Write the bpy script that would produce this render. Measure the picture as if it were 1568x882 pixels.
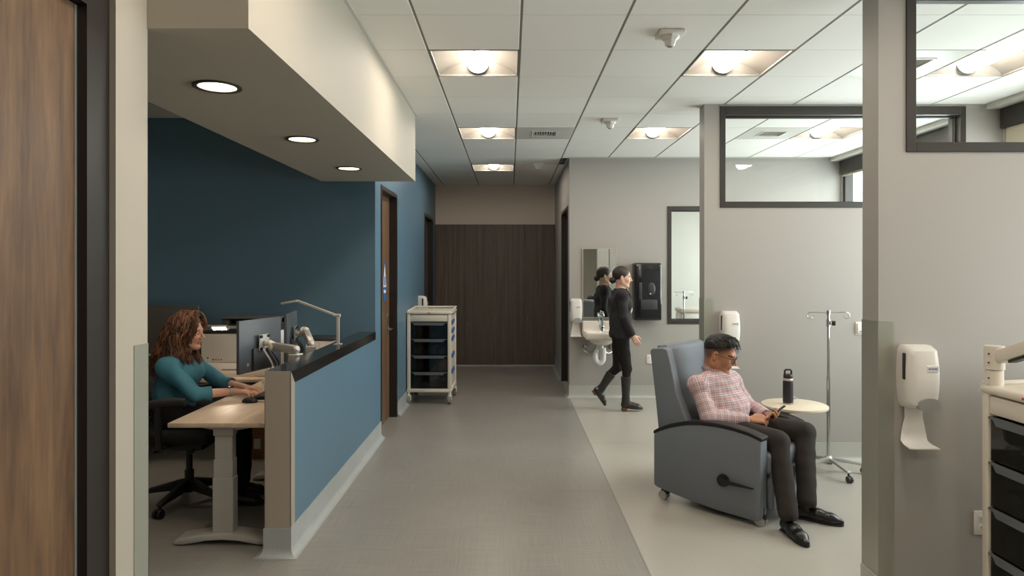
import bpy, bmesh, math, random
import numpy as np
from mathutils import Matrix, Vector

for _o in list(bpy.data.objects):
    bpy.data.objects.remove(_o)
SC = bpy.context.scene
COL = SC.collection
PI = math.pi
R = math.radians
random.seed(7)

# ------------------------------------------------------------------ camera
cam_d = bpy.data.cameras.new('camera')
cam_d.sensor_width = 36.0
cam_d.lens = 1020.0 / 1568.0 * 36.0
cam_d.shift_x = 3.0 / 1568.0
cam_d.shift_y = -30.0 / 1568.0
cam_d.clip_start = 0.05
cam = bpy.data.objects.new('camera', cam_d)
cam.location = (0, 0, 1.70)
cam.rotation_euler = (PI / 2, 0, 0)
COL.objects.link(cam)
SC.camera = cam

# ------------------------------------------------------------------ world, light, exposure
LAMP = 34.0          # radiance of the ceiling lamp lenses
WARM = (1.0, 0.88, 0.75)
world = bpy.data.worlds.new('world')
SC.world = world
world.use_nodes = True
_bg = world.node_tree.nodes['Background']
_bg.inputs[0].default_value = (0.92, 1.0, 1.0, 1)
_bg.inputs[1].default_value = 5.0
SC.view_settings.view_transform = 'Standard'
SC.view_settings.look = 'None'
SC.view_settings.gamma = 1.0
SC.view_settings.use_curve_mapping = False
SC.view_settings.exposure = 0.70
SC.cycles.use_denoising = True
SC.cycles.max_bounces = 10
SC.cycles.diffuse_bounces = 8
SC.cycles.glossy_bounces = 5
SC.cycles.transparent_max_bounces = 12
SC.cycles.sample_clamp_indirect = 6.0
SC.cycles.caustics_reflective = False
SC.cycles.caustics_refractive = False
def portal(x, y0, y1, z0, z1):
    d = bpy.data.lights.new('window_portal', 'AREA')
    d.shape = 'RECTANGLE'; d.size = z1 - z0; d.size_y = y1 - y0
    d.cycles.is_portal = True
    o = bpy.data.objects.new('window_portal', d); COL.objects.link(o)
    o.location = (x, (y0 + y1) / 2, (z0 + z1) / 2)
    o.rotation_euler = (0, R(90), 0)
WINDOWS = [(6.06, 8.72), (3.50, 5.86), (0.75, 3.29), (9.2, 11.2)]  # last window is unseen, added to brighten the room behind the sink wall
for _a, _b in WINDOWS:
    portal(4.47, _a, _b, 0.9, 3.02)

# ------------------------------------------------------------------ materials
def lin(c):
    return tuple(((v / 255.0) / 12.92 if v / 255.0 <= 0.04045 else ((v / 255.0 + 0.055) / 1.055) ** 2.4) for v in c)

MATS = {}
def mat(name, rgb, rough=0.5, metal=0.0, var=0.0, vscale=(6, 6, 6), bump=0.0, bscale=60.0, spec=0.5,
        emit=None, estr=0.0, coat=0.0, sub=0.0, aniso=0.0, trans=0.0):
    m = bpy.data.materials.new(name); m.use_nodes = True
    nt = m.node_tree; p = nt.nodes['Principled BSDF']
    c = lin(rgb)
    p.inputs['Base Color'].default_value = (*c, 1)
    p.inputs['Roughness'].default_value = rough
    p.inputs['Metallic'].default_value = metal
    p.inputs['Specular IOR Level'].default_value = spec
    p.inputs['Coat Weight'].default_value = coat
    p.inputs['Anisotropic'].default_value = aniso
    if sub:
        p.inputs['Subsurface Weight'].default_value = sub
        p.inputs['Subsurface Radius'].default_value = (0.012, 0.005, 0.003)
    if trans:
        p.inputs['Transmission Weight'].default_value = trans
    if emit:
        p.inputs['Emission Color'].default_value = (*emit, 1)
        p.inputs['Emission Strength'].default_value = estr
    if var or bump:
        tc = nt.nodes.new('ShaderNodeTexCoord')
        mp = nt.nodes.new('ShaderNodeMapping'); mp.inputs['Scale'].default_value = vscale
        nt.links.new(tc.outputs['Object'], mp.inputs[0])
    if var:
        n = nt.nodes.new('ShaderNodeTexNoise'); n.inputs['Scale'].default_value = 1.0
        n.inputs['Detail'].default_value = 5
        nt.links.new(mp.outputs[0], n.inputs['Vector'])
        r = nt.nodes.new('ShaderNodeValToRGB')
        r.color_ramp.elements[0].position = 0.3; r.color_ramp.elements[1].position = 0.7
        r.color_ramp.elements[0].color = (*[v * (1 - var) for v in c], 1)
        r.color_ramp.elements[1].color = (*[min(1, v * (1 + var)) for v in c], 1)
        nt.links.new(n.outputs['Fac'], r.inputs[0]); nt.links.new(r.outputs[0], p.inputs['Base Color'])
    if bump:
        n2 = nt.nodes.new('ShaderNodeTexNoise'); n2.inputs['Scale'].default_value = bscale
        nt.links.new(tc.outputs['Object'], n2.inputs['Vector'])
        b = nt.nodes.new('ShaderNodeBump'); b.inputs['Strength'].default_value = bump; b.inputs['Distance'].default_value = 0.002
        nt.links.new(n2.outputs['Fac'], b.inputs['Height']); nt.links.new(b.outputs[0], p.inputs['Normal'])
    MATS[name] = m
    return m

def wood(name, dark, mid, light, scale, rough=0.45, rot=None, fine=1.0):
    m = bpy.data.materials.new(name); m.use_nodes = True
    nt = m.node_tree; p = nt.nodes['Principled BSDF']; L = nt.links
    tc = nt.nodes.new('ShaderNodeTexCoord'); mp = nt.nodes.new('ShaderNodeMapping')
    mp.inputs['Scale'].default_value = scale
    L.new(tc.outputs['Object'], mp.inputs[0])
    n = nt.nodes.new('ShaderNodeTexNoise'); n.inputs['Scale'].default_value = 1.0; n.inputs['Detail'].default_value = 8
    n.inputs['Roughness'].default_value = 0.68; n.inputs['Distortion'].default_value = 0.6
    L.new(mp.outputs[0], n.inputs['Vector'])
    mp2 = nt.nodes.new('ShaderNodeMapping'); mp2.inputs['Scale'].default_value = tuple(s * 7 * fine for s in scale)
    L.new(tc.outputs['Object'], mp2.inputs[0])
    n2 = nt.nodes.new('ShaderNodeTexNoise'); n2.inputs['Scale'].default_value = 1.0; n2.inputs['Detail'].default_value = 4
    L.new(mp2.outputs[0], n2.inputs['Vector'])
    mx = nt.nodes.new('ShaderNodeMath'); mx.operation = 'MULTIPLY_ADD'; mx.inputs[1].default_value = 0.3
    L.new(n2.outputs['Fac'], mx.inputs[0])
    m3 = nt.nodes.new('ShaderNodeMath'); m3.operation = 'MULTIPLY'; m3.inputs[1].default_value = 0.7
    L.new(n.outputs['Fac'], m3.inputs[0]); L.new(m3.outputs[0], mx.inputs[2])
    r = nt.nodes.new('ShaderNodeValToRGB'); e = r.color_ramp.elements
    e[0].position = 0.34; e[0].color = (*lin(dark), 1); e[1].position = 0.66; e[1].color = (*lin(light), 1)
    k = e.new(0.5); k.color = (*lin(mid), 1)
    L.new(mx.outputs[0], r.inputs[0]); L.new(r.outputs[0], p.inputs['Base Color'])
    p.inputs['Roughness'].default_value = rough
    MATS[name] = m
    return m

def floor_mat(name, rgb, rough, var):
    """sheet flooring: mottled, with a fine woven cross-hatch"""
    m = bpy.data.materials.new(name); m.use_nodes = True
    nt = m.node_tree; p = nt.nodes['Principled BSDF']; L = nt.links
    c = lin(rgb)
    tc = nt.nodes.new('ShaderNodeTexCoord')
    acc = None
    for sc, wt in (((220, 3, 3), 0.4), ((3, 220, 3), 0.4), ((1.5, 1.5, 1.5), 0.2)):
        mp = nt.nodes.new('ShaderNodeMapping'); mp.inputs['Scale'].default_value = sc
        L.new(tc.outputs['Object'], mp.inputs[0])
        n = nt.nodes.new('ShaderNodeTexNoise'); n.inputs['Scale'].default_value = 1; n.inputs['Detail'].default_value = 3
        L.new(mp.outputs[0], n.inputs['Vector'])
        a = nt.nodes.new('ShaderNodeMath'); a.operation = 'MULTIPLY_ADD'; a.inputs[1].default_value = wt
        L.new(n.outputs['Fac'], a.inputs[0])
        if acc: L.new(acc.outputs[0], a.inputs[2])
        else: a.inputs[2].default_value = 0
        acc = a
    r = nt.nodes.new('ShaderNodeValToRGB'); e = r.color_ramp.elements
    e[0].position = 0.38; e[1].position = 0.62
    e[0].color = (*[v * (1 - var) for v in c], 1); e[1].color = (*[min(1, v * (1 + var)) for v in c], 1)
    L.new(acc.outputs[0], r.inputs[0]); L.new(r.outputs[0], p.inputs['Base Color'])
    p.inputs['Roughness'].default_value = rough
    b = nt.nodes.new('ShaderNodeBump'); b.inputs['Strength'].default_value = 0.08; b.inputs['Distance'].default_value = 0.001
    L.new(acc.outputs[0], b.inputs['Height']); L.new(b.outputs[0], p.inputs['Normal'])
    MATS[name] = m
    return m

def glass(name, tint=(0.96, 0.98, 0.97), ior=1.5, extra=0.0):
    m = bpy.data.materials.new(name); m.use_nodes = True
    nt = m.node_tree; L = nt.links
    nt.nodes.remove(nt.nodes['Principled BSDF'])
    t = nt.nodes.new('ShaderNodeBsdfTransparent'); t.inputs[0].default_value = (*tint, 1)
    g = nt.nodes.new('ShaderNodeBsdfGlossy'); g.inputs['Roughness'].default_value = 0.02
    f = nt.nodes.new('ShaderNodeFresnel'); f.inputs[0].default_value = ior
    ad = nt.nodes.new('ShaderNodeMath'); ad.operation = 'ADD'; ad.inputs[1].default_value = extra
    L.new(f.outputs[0], ad.inputs[0])
    ge = nt.nodes.new('ShaderNodeNewGeometry')
    nb = nt.nodes.new('ShaderNodeMath'); nb.operation = 'SUBTRACT'; nb.inputs[0].default_value = 1.0; L.new(ge.outputs['Backfacing'], nb.inputs[1])
    ml = nt.nodes.new('ShaderNodeMath'); ml.operation = 'MULTIPLY'; L.new(ad.outputs[0], ml.inputs[0]); L.new(nb.outputs[0], ml.inputs[1])
    x = nt.nodes.new('ShaderNodeMixShader')
    L.new(ml.outputs[0], x.inputs[0]); L.new(t.outputs[0], x.inputs[1]); L.new(g.outputs[0], x.inputs[2])
    L.new(x.outputs[0], nt.nodes['Material Output'].inputs[0])
    MATS[name] = m
    return m

def emitter(name, rgb, s):
    m = bpy.data.materials.new(name); m.use_nodes = True
    nt = m.node_tree
    nt.nodes.remove(nt.nodes['Principled BSDF'])
    e = nt.nodes.new('ShaderNodeEmission'); e.inputs[0].default_value = (*rgb, 1); e.inputs[1].default_value = s
    nt.links.new(e.outputs[0], nt.nodes['Material Output'].inputs[0])
    MATS[name] = m
    return m

mat('paint_grey', (161, 157, 151), 0.55, bump=0.06, bscale=180)
mat('paint_cream', (176, 170, 157), 0.6, bump=0.06, bscale=180)
mat('paint_blue', (86, 116, 135), 0.42, bump=0.06, bscale=180)
mat('paint_beige', (228, 213, 199), 0.6)
mat('paint_white', (222, 222, 214), 0.6)
mat('ceiling_tile', (238, 236, 230), 0.85, bump=0.25, bscale=350)
mat('ceiling_slot', (140, 137, 130), 0.8)
mat('ceiling_white', (214, 211, 204), 0.8)
floor_mat('floor_grey', (138, 135, 129), 0.33, 0.16)
floor_mat('floor_light', (170, 166, 157), 0.32, 0.05)
floor_mat('cove_grey', (160, 164, 163), 0.4, 0.10)
floor_mat('cove_light', (176, 176, 168), 0.4, 0.05)
mat('weld', (150, 147, 140), 0.4)
wood('walnut', (72, 52, 38), (102, 77, 56), (124, 95, 68), (9, 9, 0.9), 0.42)
wood('wenge', (74, 64, 57), (94, 82, 74), (112, 99, 89), (26, 26, 0.8), 0.5)
wood('ash', (190, 168, 144), (203, 183, 160), (214, 196, 174), (14, 0.9, 14), 0.4)
mat('frame_dark', (36, 31, 28), 0.38)
mat('frame_bronze', (50, 46, 42), 0.4)
mat('steel', (186, 176, 162), 0.38, 0.45, bump=0.03, bscale=400)
mat('guard', (160, 161, 150), 0.3, 0.35)
mat('chrome', (205, 205, 205), 0.12, 1.0)
mat('silver', (182, 180, 175), 0.4, 0.6)
mat('silver_paint', (178, 176, 170), 0.42, 0.15)
mat('counter_black', (34, 32, 31), 0.13, spec=0.6)
mat('black_plastic', (24, 23, 23), 0.42)
mat('black_gloss', (26, 27, 29), 0.12)
mat('charcoal', (50, 52, 55), 0.45)
mat('monitor_back', (74, 80, 86), 0.4)
mat('white_plastic', (226, 222, 216), 0.35)
mat('off_white', (216, 208, 194), 0.4)
mat('printer_white', (232, 226, 218), 0.45)
mat('grey_plastic', (130, 130, 128), 0.4)
mat('grey_lens', (156, 156, 152), 0.3)
mat('porcelain', (226, 218, 206), 0.15)
mat('trap_white', (232, 230, 226), 0.5)
mat('blue_clip', (40, 84, 150), 0.45)
mat('red_mark', (196, 40, 44), 0.5)
mat('blue_print', (24, 96, 170), 0.5)
mat('black_print', (20, 20, 20), 0.6)
mat('grey_print', (120, 116, 112), 0.6)
mat('vinyl', (112, 117, 125), 0.5, bump=0.10, bscale=500)
mat('rubber', (34, 34, 35), 0.7)
mat('mesh_fabric', (30, 29, 29), 0.85, bump=0.4, bscale=500)
mat('felt', (88, 86, 82), 0.95)
mat('cardboard', (156, 112, 78), 0.8)
mat('shade', (196, 188, 168), 0.8)
mat('mirror', (236, 240, 236), 0.01, 1.0)
mat('laminate_cream', (222, 210, 190), 0.4)
mat('bottle_black', (26, 26, 27), 0.5)
glass('pane', (0.985, 0.995, 0.99), 1.45)
glass('smoke', (0.42, 0.43, 0.45), 1.45, 0.02)
mat('handle_smoke', (96, 99, 103), 0.22)
glass('clear_grey', (0.62, 0.64, 0.65), 1.5, 0.04)
glass('spectacle', (0.95, 0.96, 0.96), 1.3)
emitter('lamp_lens', WARM, LAMP)
emitter('down_lens', (1.0, 0.82, 0.62), 95.0)
emitter('led', (1.0, 0.82, 0.62), 70.0)
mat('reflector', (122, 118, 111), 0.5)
mat('cone', (236, 220, 196), 0.3, 0.3)

# ------------------------------------------------------------------ mesh helpers
class MB:
    def __init__(self, M=None):
        self.v = []; self.f = []; self.M = M
    def add(self, vs, fs):
        o = len(self.v)
        if self.M is not None:
            vs = [self.M @ Vector(q) for q in vs]
        self.v += [tuple(q) for q in vs]
        self.f += [tuple(i + o for i in q) for q in fs]
        return self
    def box(self, x0, x1, y0, y1, z0, z1):
        return self.add([(x0, y0, z0), (x1, y0, z0), (x1, y1, z0), (x0, y1, z0), (x0, y0, z1), (x1, y0, z1), (x1, y1, z1), (x0, y1, z1)],
                        [(0, 3, 2, 1), (4, 5, 6, 7), (0, 1, 5, 4), (1, 2, 6, 5), (2, 3, 7, 6), (3, 0, 4, 7)])
    def rbox(self, x0, x1, y0, y1, z0, z1, r=0.005, seg=2, M=None):
        bm = bmesh.new()
        bmesh.ops.create_cube(bm, size=1)
        for q in bm.verts:
            q.co = Vector(((x0 + x1) / 2 + q.co.x * (x1 - x0), (y0 + y1) / 2 + q.co.y * (y1 - y0), (z0 + z1) / 2 + q.co.z * (z1 - z0)))
        r = min(r, (x1 - x0) * .49, (y1 - y0) * .49, (z1 - z0) * .49)
        bmesh.ops.bevel(bm, geom=list(bm.edges), offset=r, segments=seg, profile=0.5, affect='EDGES')
        bm.verts.index_update()
        vs = [(M @ q.co if M else q.co.copy()) for q in bm.verts]
        fs = [tuple(w.index for w in q.verts) for q in bm.faces]
        bm.free()
        return self.add(vs, fs)
    def cyl(self, p0, p1, r0, r1=None, n=16, caps=True):
        r1 = r0 if r1 is None else r1
        p0 = Vector(p0); p1 = Vector(p1); d = (p1 - p0).normalized()
        a = d.orthogonal().normalized(); b = d.cross(a)
        vs = []
        for p, r in ((p0, r0), (p1, r1)):
            for i in range(n):
                t = 2 * PI * i / n
                vs.append(p + a * (r * math.cos(t)) + b * (r * math.sin(t)))
        fs = [(i, (i + 1) % n, n + (i + 1) % n, n + i) for i in range(n)]
        if caps:
            fs += [tuple(range(n - 1, -1, -1)), tuple(range(n, 2 * n))]
        return self.add(vs, fs)
    def tube(self, pts, r, n=8, closed=False, flat=None):
        pts = [Vector(p) for p in pts]; m = len(pts)
        rs = r if isinstance(r, (list, tuple)) else [r] * m
        vs = []; a = None
        for i, p in enumerate(pts):
            if closed:
                d = pts[(i + 1) % m] - pts[i - 1]
            else:
                d = pts[min(i + 1, m - 1)] - pts[max(i - 1, 0)]
            d.normalize()
            if a is None:
                a = d.orthogonal().normalized()
            else:
                a = (a - d * a.dot(d))
                a = a.normalized() if a.length > 1e-6 else d.orthogonal().normalized()
            b = d.cross(a)
            for k in range(n):
                t = 2 * PI * k / n
                vs.append(p + a * (rs[i] * math.cos(t)) + b * (rs[i] * math.sin(t)))
        fs = []
        for i in range(m if closed else m - 1):
            j = (i + 1) % m
            for k in range(n):
                k2 = (k + 1) % n
                fs.append((i * n + k, i * n + k2, j * n + k2, j * n + k))
        if not closed:
            fs += [tuple(range(n - 1, -1, -1)), tuple((m - 1) * n + k for k in range(n))]
        return self.add(vs, fs)
    def prism(self, poly, axis, a, b):
        """poly: 2-D outline; axis x: (y,z), y: (x,z), z: (x,y)"""
        def P(q, c):
            return {'x': (c, q[0], q[1]), 'y': (q[0], c, q[1]), 'z': (q[0], q[1], c)}[axis]
        n = len(poly)
        vs = [P(q, a) for q in poly] + [P(q, b) for q in poly]
        fs = [(i, (i + 1) % n, n + (i + 1) % n, n + i) for i in range(n)] + [tuple(range(n - 1, -1, -1)), tuple(range(n, 2 * n))]
        return self.add(vs, fs)
    def lathe(self, prof, c=(0, 0, 0), n=24, a0=0.0, a1=2 * PI):
        full = abs(a1 - a0 - 2 * PI) < 1e-6
        m = n if full else n + 1
        vs = []
        for i in range(m):
            t = a0 + (a1 - a0) * i / n
            for r, z in prof:
                vs.append((c[0] + r * math.cos(t), c[1] + r * math.sin(t), c[2] + z))
        k = len(prof); fs = []
        for i in range(n):
            j = (i + 1) % m
            for q in range(k - 1):
                fs.append((i * k + q, j * k + q, j * k + q + 1, i * k + q + 1))
        return self.add(vs, fs)
    def ell(self, c, rx, ry, rz, n=20, m=12, M=None):
        vs = [(0, 0, -1)]; fs = []
        for i in range(1, m):
            ph = -PI / 2 + PI * i / m
            for k in range(n):
                t = 2 * PI * k / n
                vs.append((math.cos(ph) * math.cos(t), math.cos(ph) * math.sin(t), math.sin(ph)))
        vs.append((0, 0, 1))
        for k in range(n):
            fs.append((0, 1 + (k + 1) % n, 1 + k))
            for i in range(m - 2):
                a = 1 + i * n
                fs.append((a + k, a + (k + 1) % n, a + n + (k + 1) % n, a + n + k))
            fs.append((1 + (m - 2) * n + k, 1 + (m - 2) * n + (k + 1) % n, len(vs) - 1))
        out = []
        for q in vs:
            w = Vector((q[0] * rx, q[1] * ry, q[2] * rz))
            if M: w = M @ w
            out.append(w + Vector(c))
        return self.add(out, fs)
    def build(self, name, m, parent=None, angle=35, loc=None, smooth=True, doubles=False):
        me = bpy.data.meshes.new(name)
        me.from_pydata(self.v, [], self.f)
        bm = bmesh.new(); bm.from_mesh(me)
        if doubles:
            bmesh.ops.remove_doubles(bm, verts=bm.verts, dist=1e-5)
        bmesh.ops.recalc_face_normals(bm, faces=bm.faces)
        bm.to_mesh(me); bm.free()
        return link(name, me, m, parent, angle if smooth else None, loc)

def spl(pts, n=5):
    """Catmull-Rom points through pts"""
    P = [Vector(p) for p in pts]; P = [P[0] * 2 - P[1]] + P + [P[-1] * 2 - P[-2]]; out = []
    for i in range(1, len(P) - 2):
        a, b, c, d = P[i - 1:i + 3]
        for k in range(n):
            t = k / n
            out.append(.5 * (2 * b + (c - a) * t + (2 * a - 5 * b + 4 * c - d) * t * t + (3 * b - a - 3 * c + d) * t ** 3))
    return out + [P[-2]]

def link(name, me, m, parent=None, angle=35, loc=None):
    if angle is not None:
        me.shade_smooth()
        me.set_sharp_from_angle(angle=R(angle))
    o = bpy.data.objects.new(name, me)
    COL.objects.link(o)
    if m is not None:
        me.materials.append(MATS[m] if isinstance(m, str) else m)
    if parent is not None:
        o.parent = parent
    if loc is not None:
        o.location = loc
    return o

def tag(o, label=None, cat=None, group=None, kind=None):
    if label: o['label'] = label
    if cat: o['category'] = cat
    if group: o['group'] = group
    if kind: o['kind'] = kind
    return o

def thing(name, label, cat, loc=(0, 0, 0), rz=0.0, group=None):
    o = bpy.data.objects.new(name, None)
    o.empty_display_size = 0.1
    COL.objects.link(o)
    o.location = loc; o.rotation_euler = (0, 0, rz)
    return tag(o, label, cat, group)

def struct(o):
    o['kind'] = 'structure'
    return o

def sempty(name):
    o = bpy.data.objects.new(name, None); COL.objects.link(o)
    return struct(o)

def copy_tree(o, parent=None):
    c = o.copy(); COL.objects.link(c); c.parent = parent
    for ch in list(o.children):
        copy_tree(ch, c)
    return c

def rotm(axis, deg, p=(0, 0, 0)):
    return Matrix.Translation(p) @ Matrix.Rotation(R(deg), 4, axis)

def wall_grid(name, m, axis, c0, c1, a0, a1, z0, z1, openings=(), parent=None):
    """wall slab: axis 'x' = plane of constant X (runs along Y), 'y' = plane of constant Y (runs along X)"""
    A = sorted({a0, a1, *[q for o in openings for q in o[:2]]}); A = [q for q in A if a0 <= q <= a1]
    Z = sorted({z0, z1, *[q for o in openings for q in o[2:4]]}); Z = [q for q in Z if z0 <= q <= z1]
    def solid(i, j):
        if i < 0 or j < 0 or i >= len(A) - 1 or j >= len(Z) - 1: return False
        ca = (A[i] + A[i + 1]) / 2; cz = (Z[j] + Z[j + 1]) / 2
        return not any(o[0] < ca < o[1] and o[2] < cz < o[3] for o in openings)
    mb = MB()
    def P(c, a, z): return (c, a, z) if axis == 'x' else (a, c, z)
    def quad(*q): mb.add(q, [(0, 1, 2, 3)])
    for i in range(len(A) - 1):
        for j in range(len(Z) - 1):
            if not solid(i, j): continue
            u0, u1, w0, w1 = A[i], A[i + 1], Z[j], Z[j + 1]
            for c in (c0, c1):
                quad(P(c, u0, w0), P(c, u1, w0), P(c, u1, w1), P(c, u0, w1))
            if not solid(i - 1, j): quad(P(c0, u0, w0), P(c1, u0, w0), P(c1, u0, w1), P(c0, u0, w1))
            if not solid(i + 1, j): quad(P(c0, u1, w0), P(c1, u1, w0), P(c1, u1, w1), P(c0, u1, w1))
            if not solid(i, j - 1): quad(P(c0, u0, w0), P(c1, u0, w0), P(c1, u1, w0), P(c0, u1, w0))
            if not solid(i, j + 1): quad(P(c0, u0, w1), P(c1, u0, w1), P(c1, u1, w1), P(c0, u1, w1))
    o = mb.build(name, m, parent, smooth=False, doubles=True)
    return struct(o) if parent is None else o

def cove(name, m, pts, nrm, h=0.165, t=0.008, r=0.045):
    """coved skirting swept along a floor polyline; nrm = outward 2-D normal of each segment"""
    prof = [(0.0005, h), (t, h), (t, r + t * 0.2)] + [(t + r - r * math.cos(a), r - r * math.sin(a) + 0.002) for a in (R(25), R(50), R(75), R(90))] + [(0.0005, 0.002)]
    mb = MB(); n = len(pts); k = len(prof); vs = []
    for i, p in enumerate(pts):
        ns = [Vector(nrm[j]) for j in (i - 1, i) if 0 <= j < n - 1]
        if len(ns) == 2 and (ns[0] - ns[1]).length > 1e-3:
            d = (ns[0] + ns[1]) / (1 + ns[0].dot(ns[1]))
        else:
            d = ns[0]
        for q, z in prof:
            vs.append((p[0] + d.x * q, p[1] + d.y * q, z))
    fs = []
    for i in range(n - 1):
        for q in range(k):
            fs.append((i * k + q, i * k + (q + 1) % k, (i + 1) * k + (q + 1) % k, (i + 1) * k + q))
    fs += [tuple(range(k)), tuple((n - 1) * k + q for q in range(k))]
    mb.add(vs, fs)
    return struct(mb.build(name, m))

def text_mesh(name, s, size, m, parent, M, depth=0.0006, bold=0.0):
    cu = bpy.data.curves.new(name, 'FONT'); cu.body = s; cu.size = size; cu.extrude = depth
    cu.align_x = 'CENTER'; cu.align_y = 'CENTER'; cu.offset = bold
    o = bpy.data.objects.new(name, cu); COL.objects.link(o)
    dg = bpy.context.evaluated_depsgraph_get()
    me = bpy.data.meshes.new_from_object(o.evaluated_get(dg))
    bpy.data.objects.remove(o)
    me.transform(M)
    me.name = name
    return link(name, me, m, parent, None)
# ================================================================== THE SETTING
H = 3.15
XL, XB = -1.25, -1.30        # near left wall face, blue corridor wall face
XR = 4.34                    # window wall
YS, YB = 8.75, 11.60         # sink wall, end wall
AY0, AY1 = 2.297, 6.42       # alcove
AX = -4.2

# ---- floors
fl = struct(MB().box(AX, 0.777, -4, YB + .1, -0.1, 0.0).build('floor', 'floor_grey', smooth=False))
for y, x0, x1 in [(3.27, XB, .77), (5.10, XB + .05, .77), (6.96, XB + .05, .77), (8.80, XB + .05, .77), (10.6, XB + .05, .77), (4.24, AX, -1.5), (5.2, AX, -1.5)]:
    MB().box(x0, x1, y - .0025, y + .0025, 0.0, 0.0006).build('weld_seam', 'weld', fl, smooth=False)
fr = struct(MB().box(0.777, 4.6, -4, YB + .1, -0.1, 0.0).build('floor', 'floor_light', smooth=False))
for y in (4.6, 6.5):
    MB().box(.79, XR, y - .002, y + .002, 0.0, 0.0005).build('weld_seam', 'cove_light', fr, smooth=False)
MB().box(0.772, 0.782, -4, YS - .02, 0.0, 0.0012).build('transition_strip', 'grey_plastic', fr, smooth=False)

# ---- near left wall with the wooden door
wl = wall_grid('wall_left', 'paint_cream', 'x', XL - .30, XL, -4, AY0, 0, H, [(0.88, 2.112, -1, 2.565)])
d1 = sempty('door_1')
MB().box(XL - .10, XL - .05, 1.00, 1.986, 0.008, 2.490).build('door_leaf', 'walnut', d1, smooth=False)
f = MB()
f.box(XL - .30, XL - .02, 2.000, 2.111, 0, 2.564).box(XL - .30, XL - .02, .881, .990, 0, 2.564).box(XL - .30, XL - .02, .990, 2.000, 2.494, 2.564)
f.box(XL - .30, XL - .105, 1.985, 2.0, 0, 2.494).box(XL - .30, XL - .105, .99, 2.0, 2.48, 2.494)
f.build('door_frame', 'frame_dark', d1, smooth=False)
MB().box(XL - .06, XL - .0495, 1.988, 1.9995, 0, 2.49).build('gasket', 'grey_plastic', d1, smooth=False)
h = MB(); h.cyl((XL - .05, 1.06, 1.0), (XL + .02, 1.06, 1.0), .012).cyl((XL + .015, 1.06, 1.0), (XL + .015, 1.19, 1.0), .009)
h.build('lever_handle', 'chrome', d1)
MB().box(XL - .003, XL + .0025, AY0 - .085, AY0 + .003, 0.0, 1.443).box(XL - .085, XL + .0025, AY0 + .0005, AY0 + .003, 0.0, 1.443).build('corner_guard', 'guard', wl, smooth=False)

# ---- alcove of the reception desk
wall_grid('wall_alcove', 'paint_blue', 'y', AY1, AY1 + .14, AX, XB - .15, 0, H + .02)
struct(MB().box(AX - .1, AX, AY0 - .2, AY1 + .14, 0, H).build('wall_alcove_side', 'paint_grey', smooth=False))
struct(MB().box(AX, XL - .30, AY0 - .15, AY0 - .01, 0, H).build('wall_alcove_front', 'paint_grey', smooth=False))
struct(MB().box(AX, -1.60, AY0 - .15, AY1, H, H + .04).build('ceiling_alcove', 'ceiling_white', smooth=False))
cove('baseboard_alcove', 'cove_grey', [(AX, AY1), (-1.45, AY1)], [(0, -1)])

# soffit with three round openings
SX0, SX1, SY0, SY1, SZ = -1.79, -0.90, AY0 - .005, 6.33, 2.526
DL = [(-1.327, 3.02), (-1.327, 4.25), (-1.327, 5.49)]
HR, HQ, N = 0.092, 0.15, 32
sf = MB()
sf.add([(SX0, SY0, SZ), (SX1, SY0, SZ), (SX1, SY0, H), (SX0, SY0, H)], [(0, 1, 2, 3)])
sf.add([(SX0, SY1, SZ), (SX1, SY1, SZ), (SX1, SY1, H), (SX0, SY1, H)], [(0, 1, 2, 3)])
sf.add([(SX0, SY0, SZ), (SX0, SY1, SZ), (SX0, SY1, H), (SX0, SY0, H)], [(0, 1, 2, 3)])
sf.add([(SX1, SY0, SZ), (SX1, SY1, SZ), (SX1, SY1, H), (SX1, SY0, H)], [(0, 1, 2, 3)])
sf.add([(SX0, SY0, H), (SX1, SY0, H), (SX1, SY1, H), (SX0, SY1, H)], [(0, 1, 2, 3)])
def strip(x0, x1, y0, y1): sf.add([(x0, y0, SZ), (x1, y0, SZ), (x1, y1, SZ), (x0, y1, SZ)], [(0, 1, 2, 3)])
cx = DL[0][0]
strip(SX0, cx - HQ, SY0, SY1); strip(cx + HQ, SX1, SY0, SY1)
ys = SY0
for _, y in DL:
    strip(cx - HQ, cx + HQ, ys, y - HQ); ys = y + HQ
    vs = []
    for i in range(N):
        t = 2 * PI * i / N; c, s = math.cos(t), math.sin(t); k = HQ / max(abs(c), abs(s))
        vs += [(cx + HR * c, y + HR * s, SZ), (cx + k * c, y + k * s, SZ)]
    sf.add(vs, [(2 * i, 2 * ((i + 1) % N), 2 * ((i + 1) % N) + 1, 2 * i + 1) for i in range(N)])
strip(cx - HQ, cx + HQ, ys, SY1)
struct(sf.build('ceiling_soffit', 'paint_cream', smooth=False, doubles=True))

# ---- half wall of the counter
CX0, CX1, CY0, CY1 = -1.449, XB, 3.94, AY1
hw = struct(MB().box(CX0, CX1, CY0 + .004, CY1, 0, 1.014).build('wall_counter', 'paint_blue', smooth=False))
e = MB(); e.box(CX0 - .002, CX1 + .003, CY0, CY0 + .004, .16, 1.0915).box(CX0 - .003, CX0, CY0, CY0 + .075, .16, 1.0145)
e.prism([(CY0, .16), (CY0 + .075, .16), (CY0 + .075, 1.015), (CY0 + .004, 1.0915), (CY0, 1.0915)], 'x', CX1, CX1 + .003)
e.build('end_panel', 'steel', hw, smooth=False)
cove('baseboard_counter', 'cove_grey', [(CX0, 4.6), (CX0, CY0), (CX1, CY0), (CX1, 6.70)], [(-1, 0), (0, -1), (1, 0)])

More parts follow.
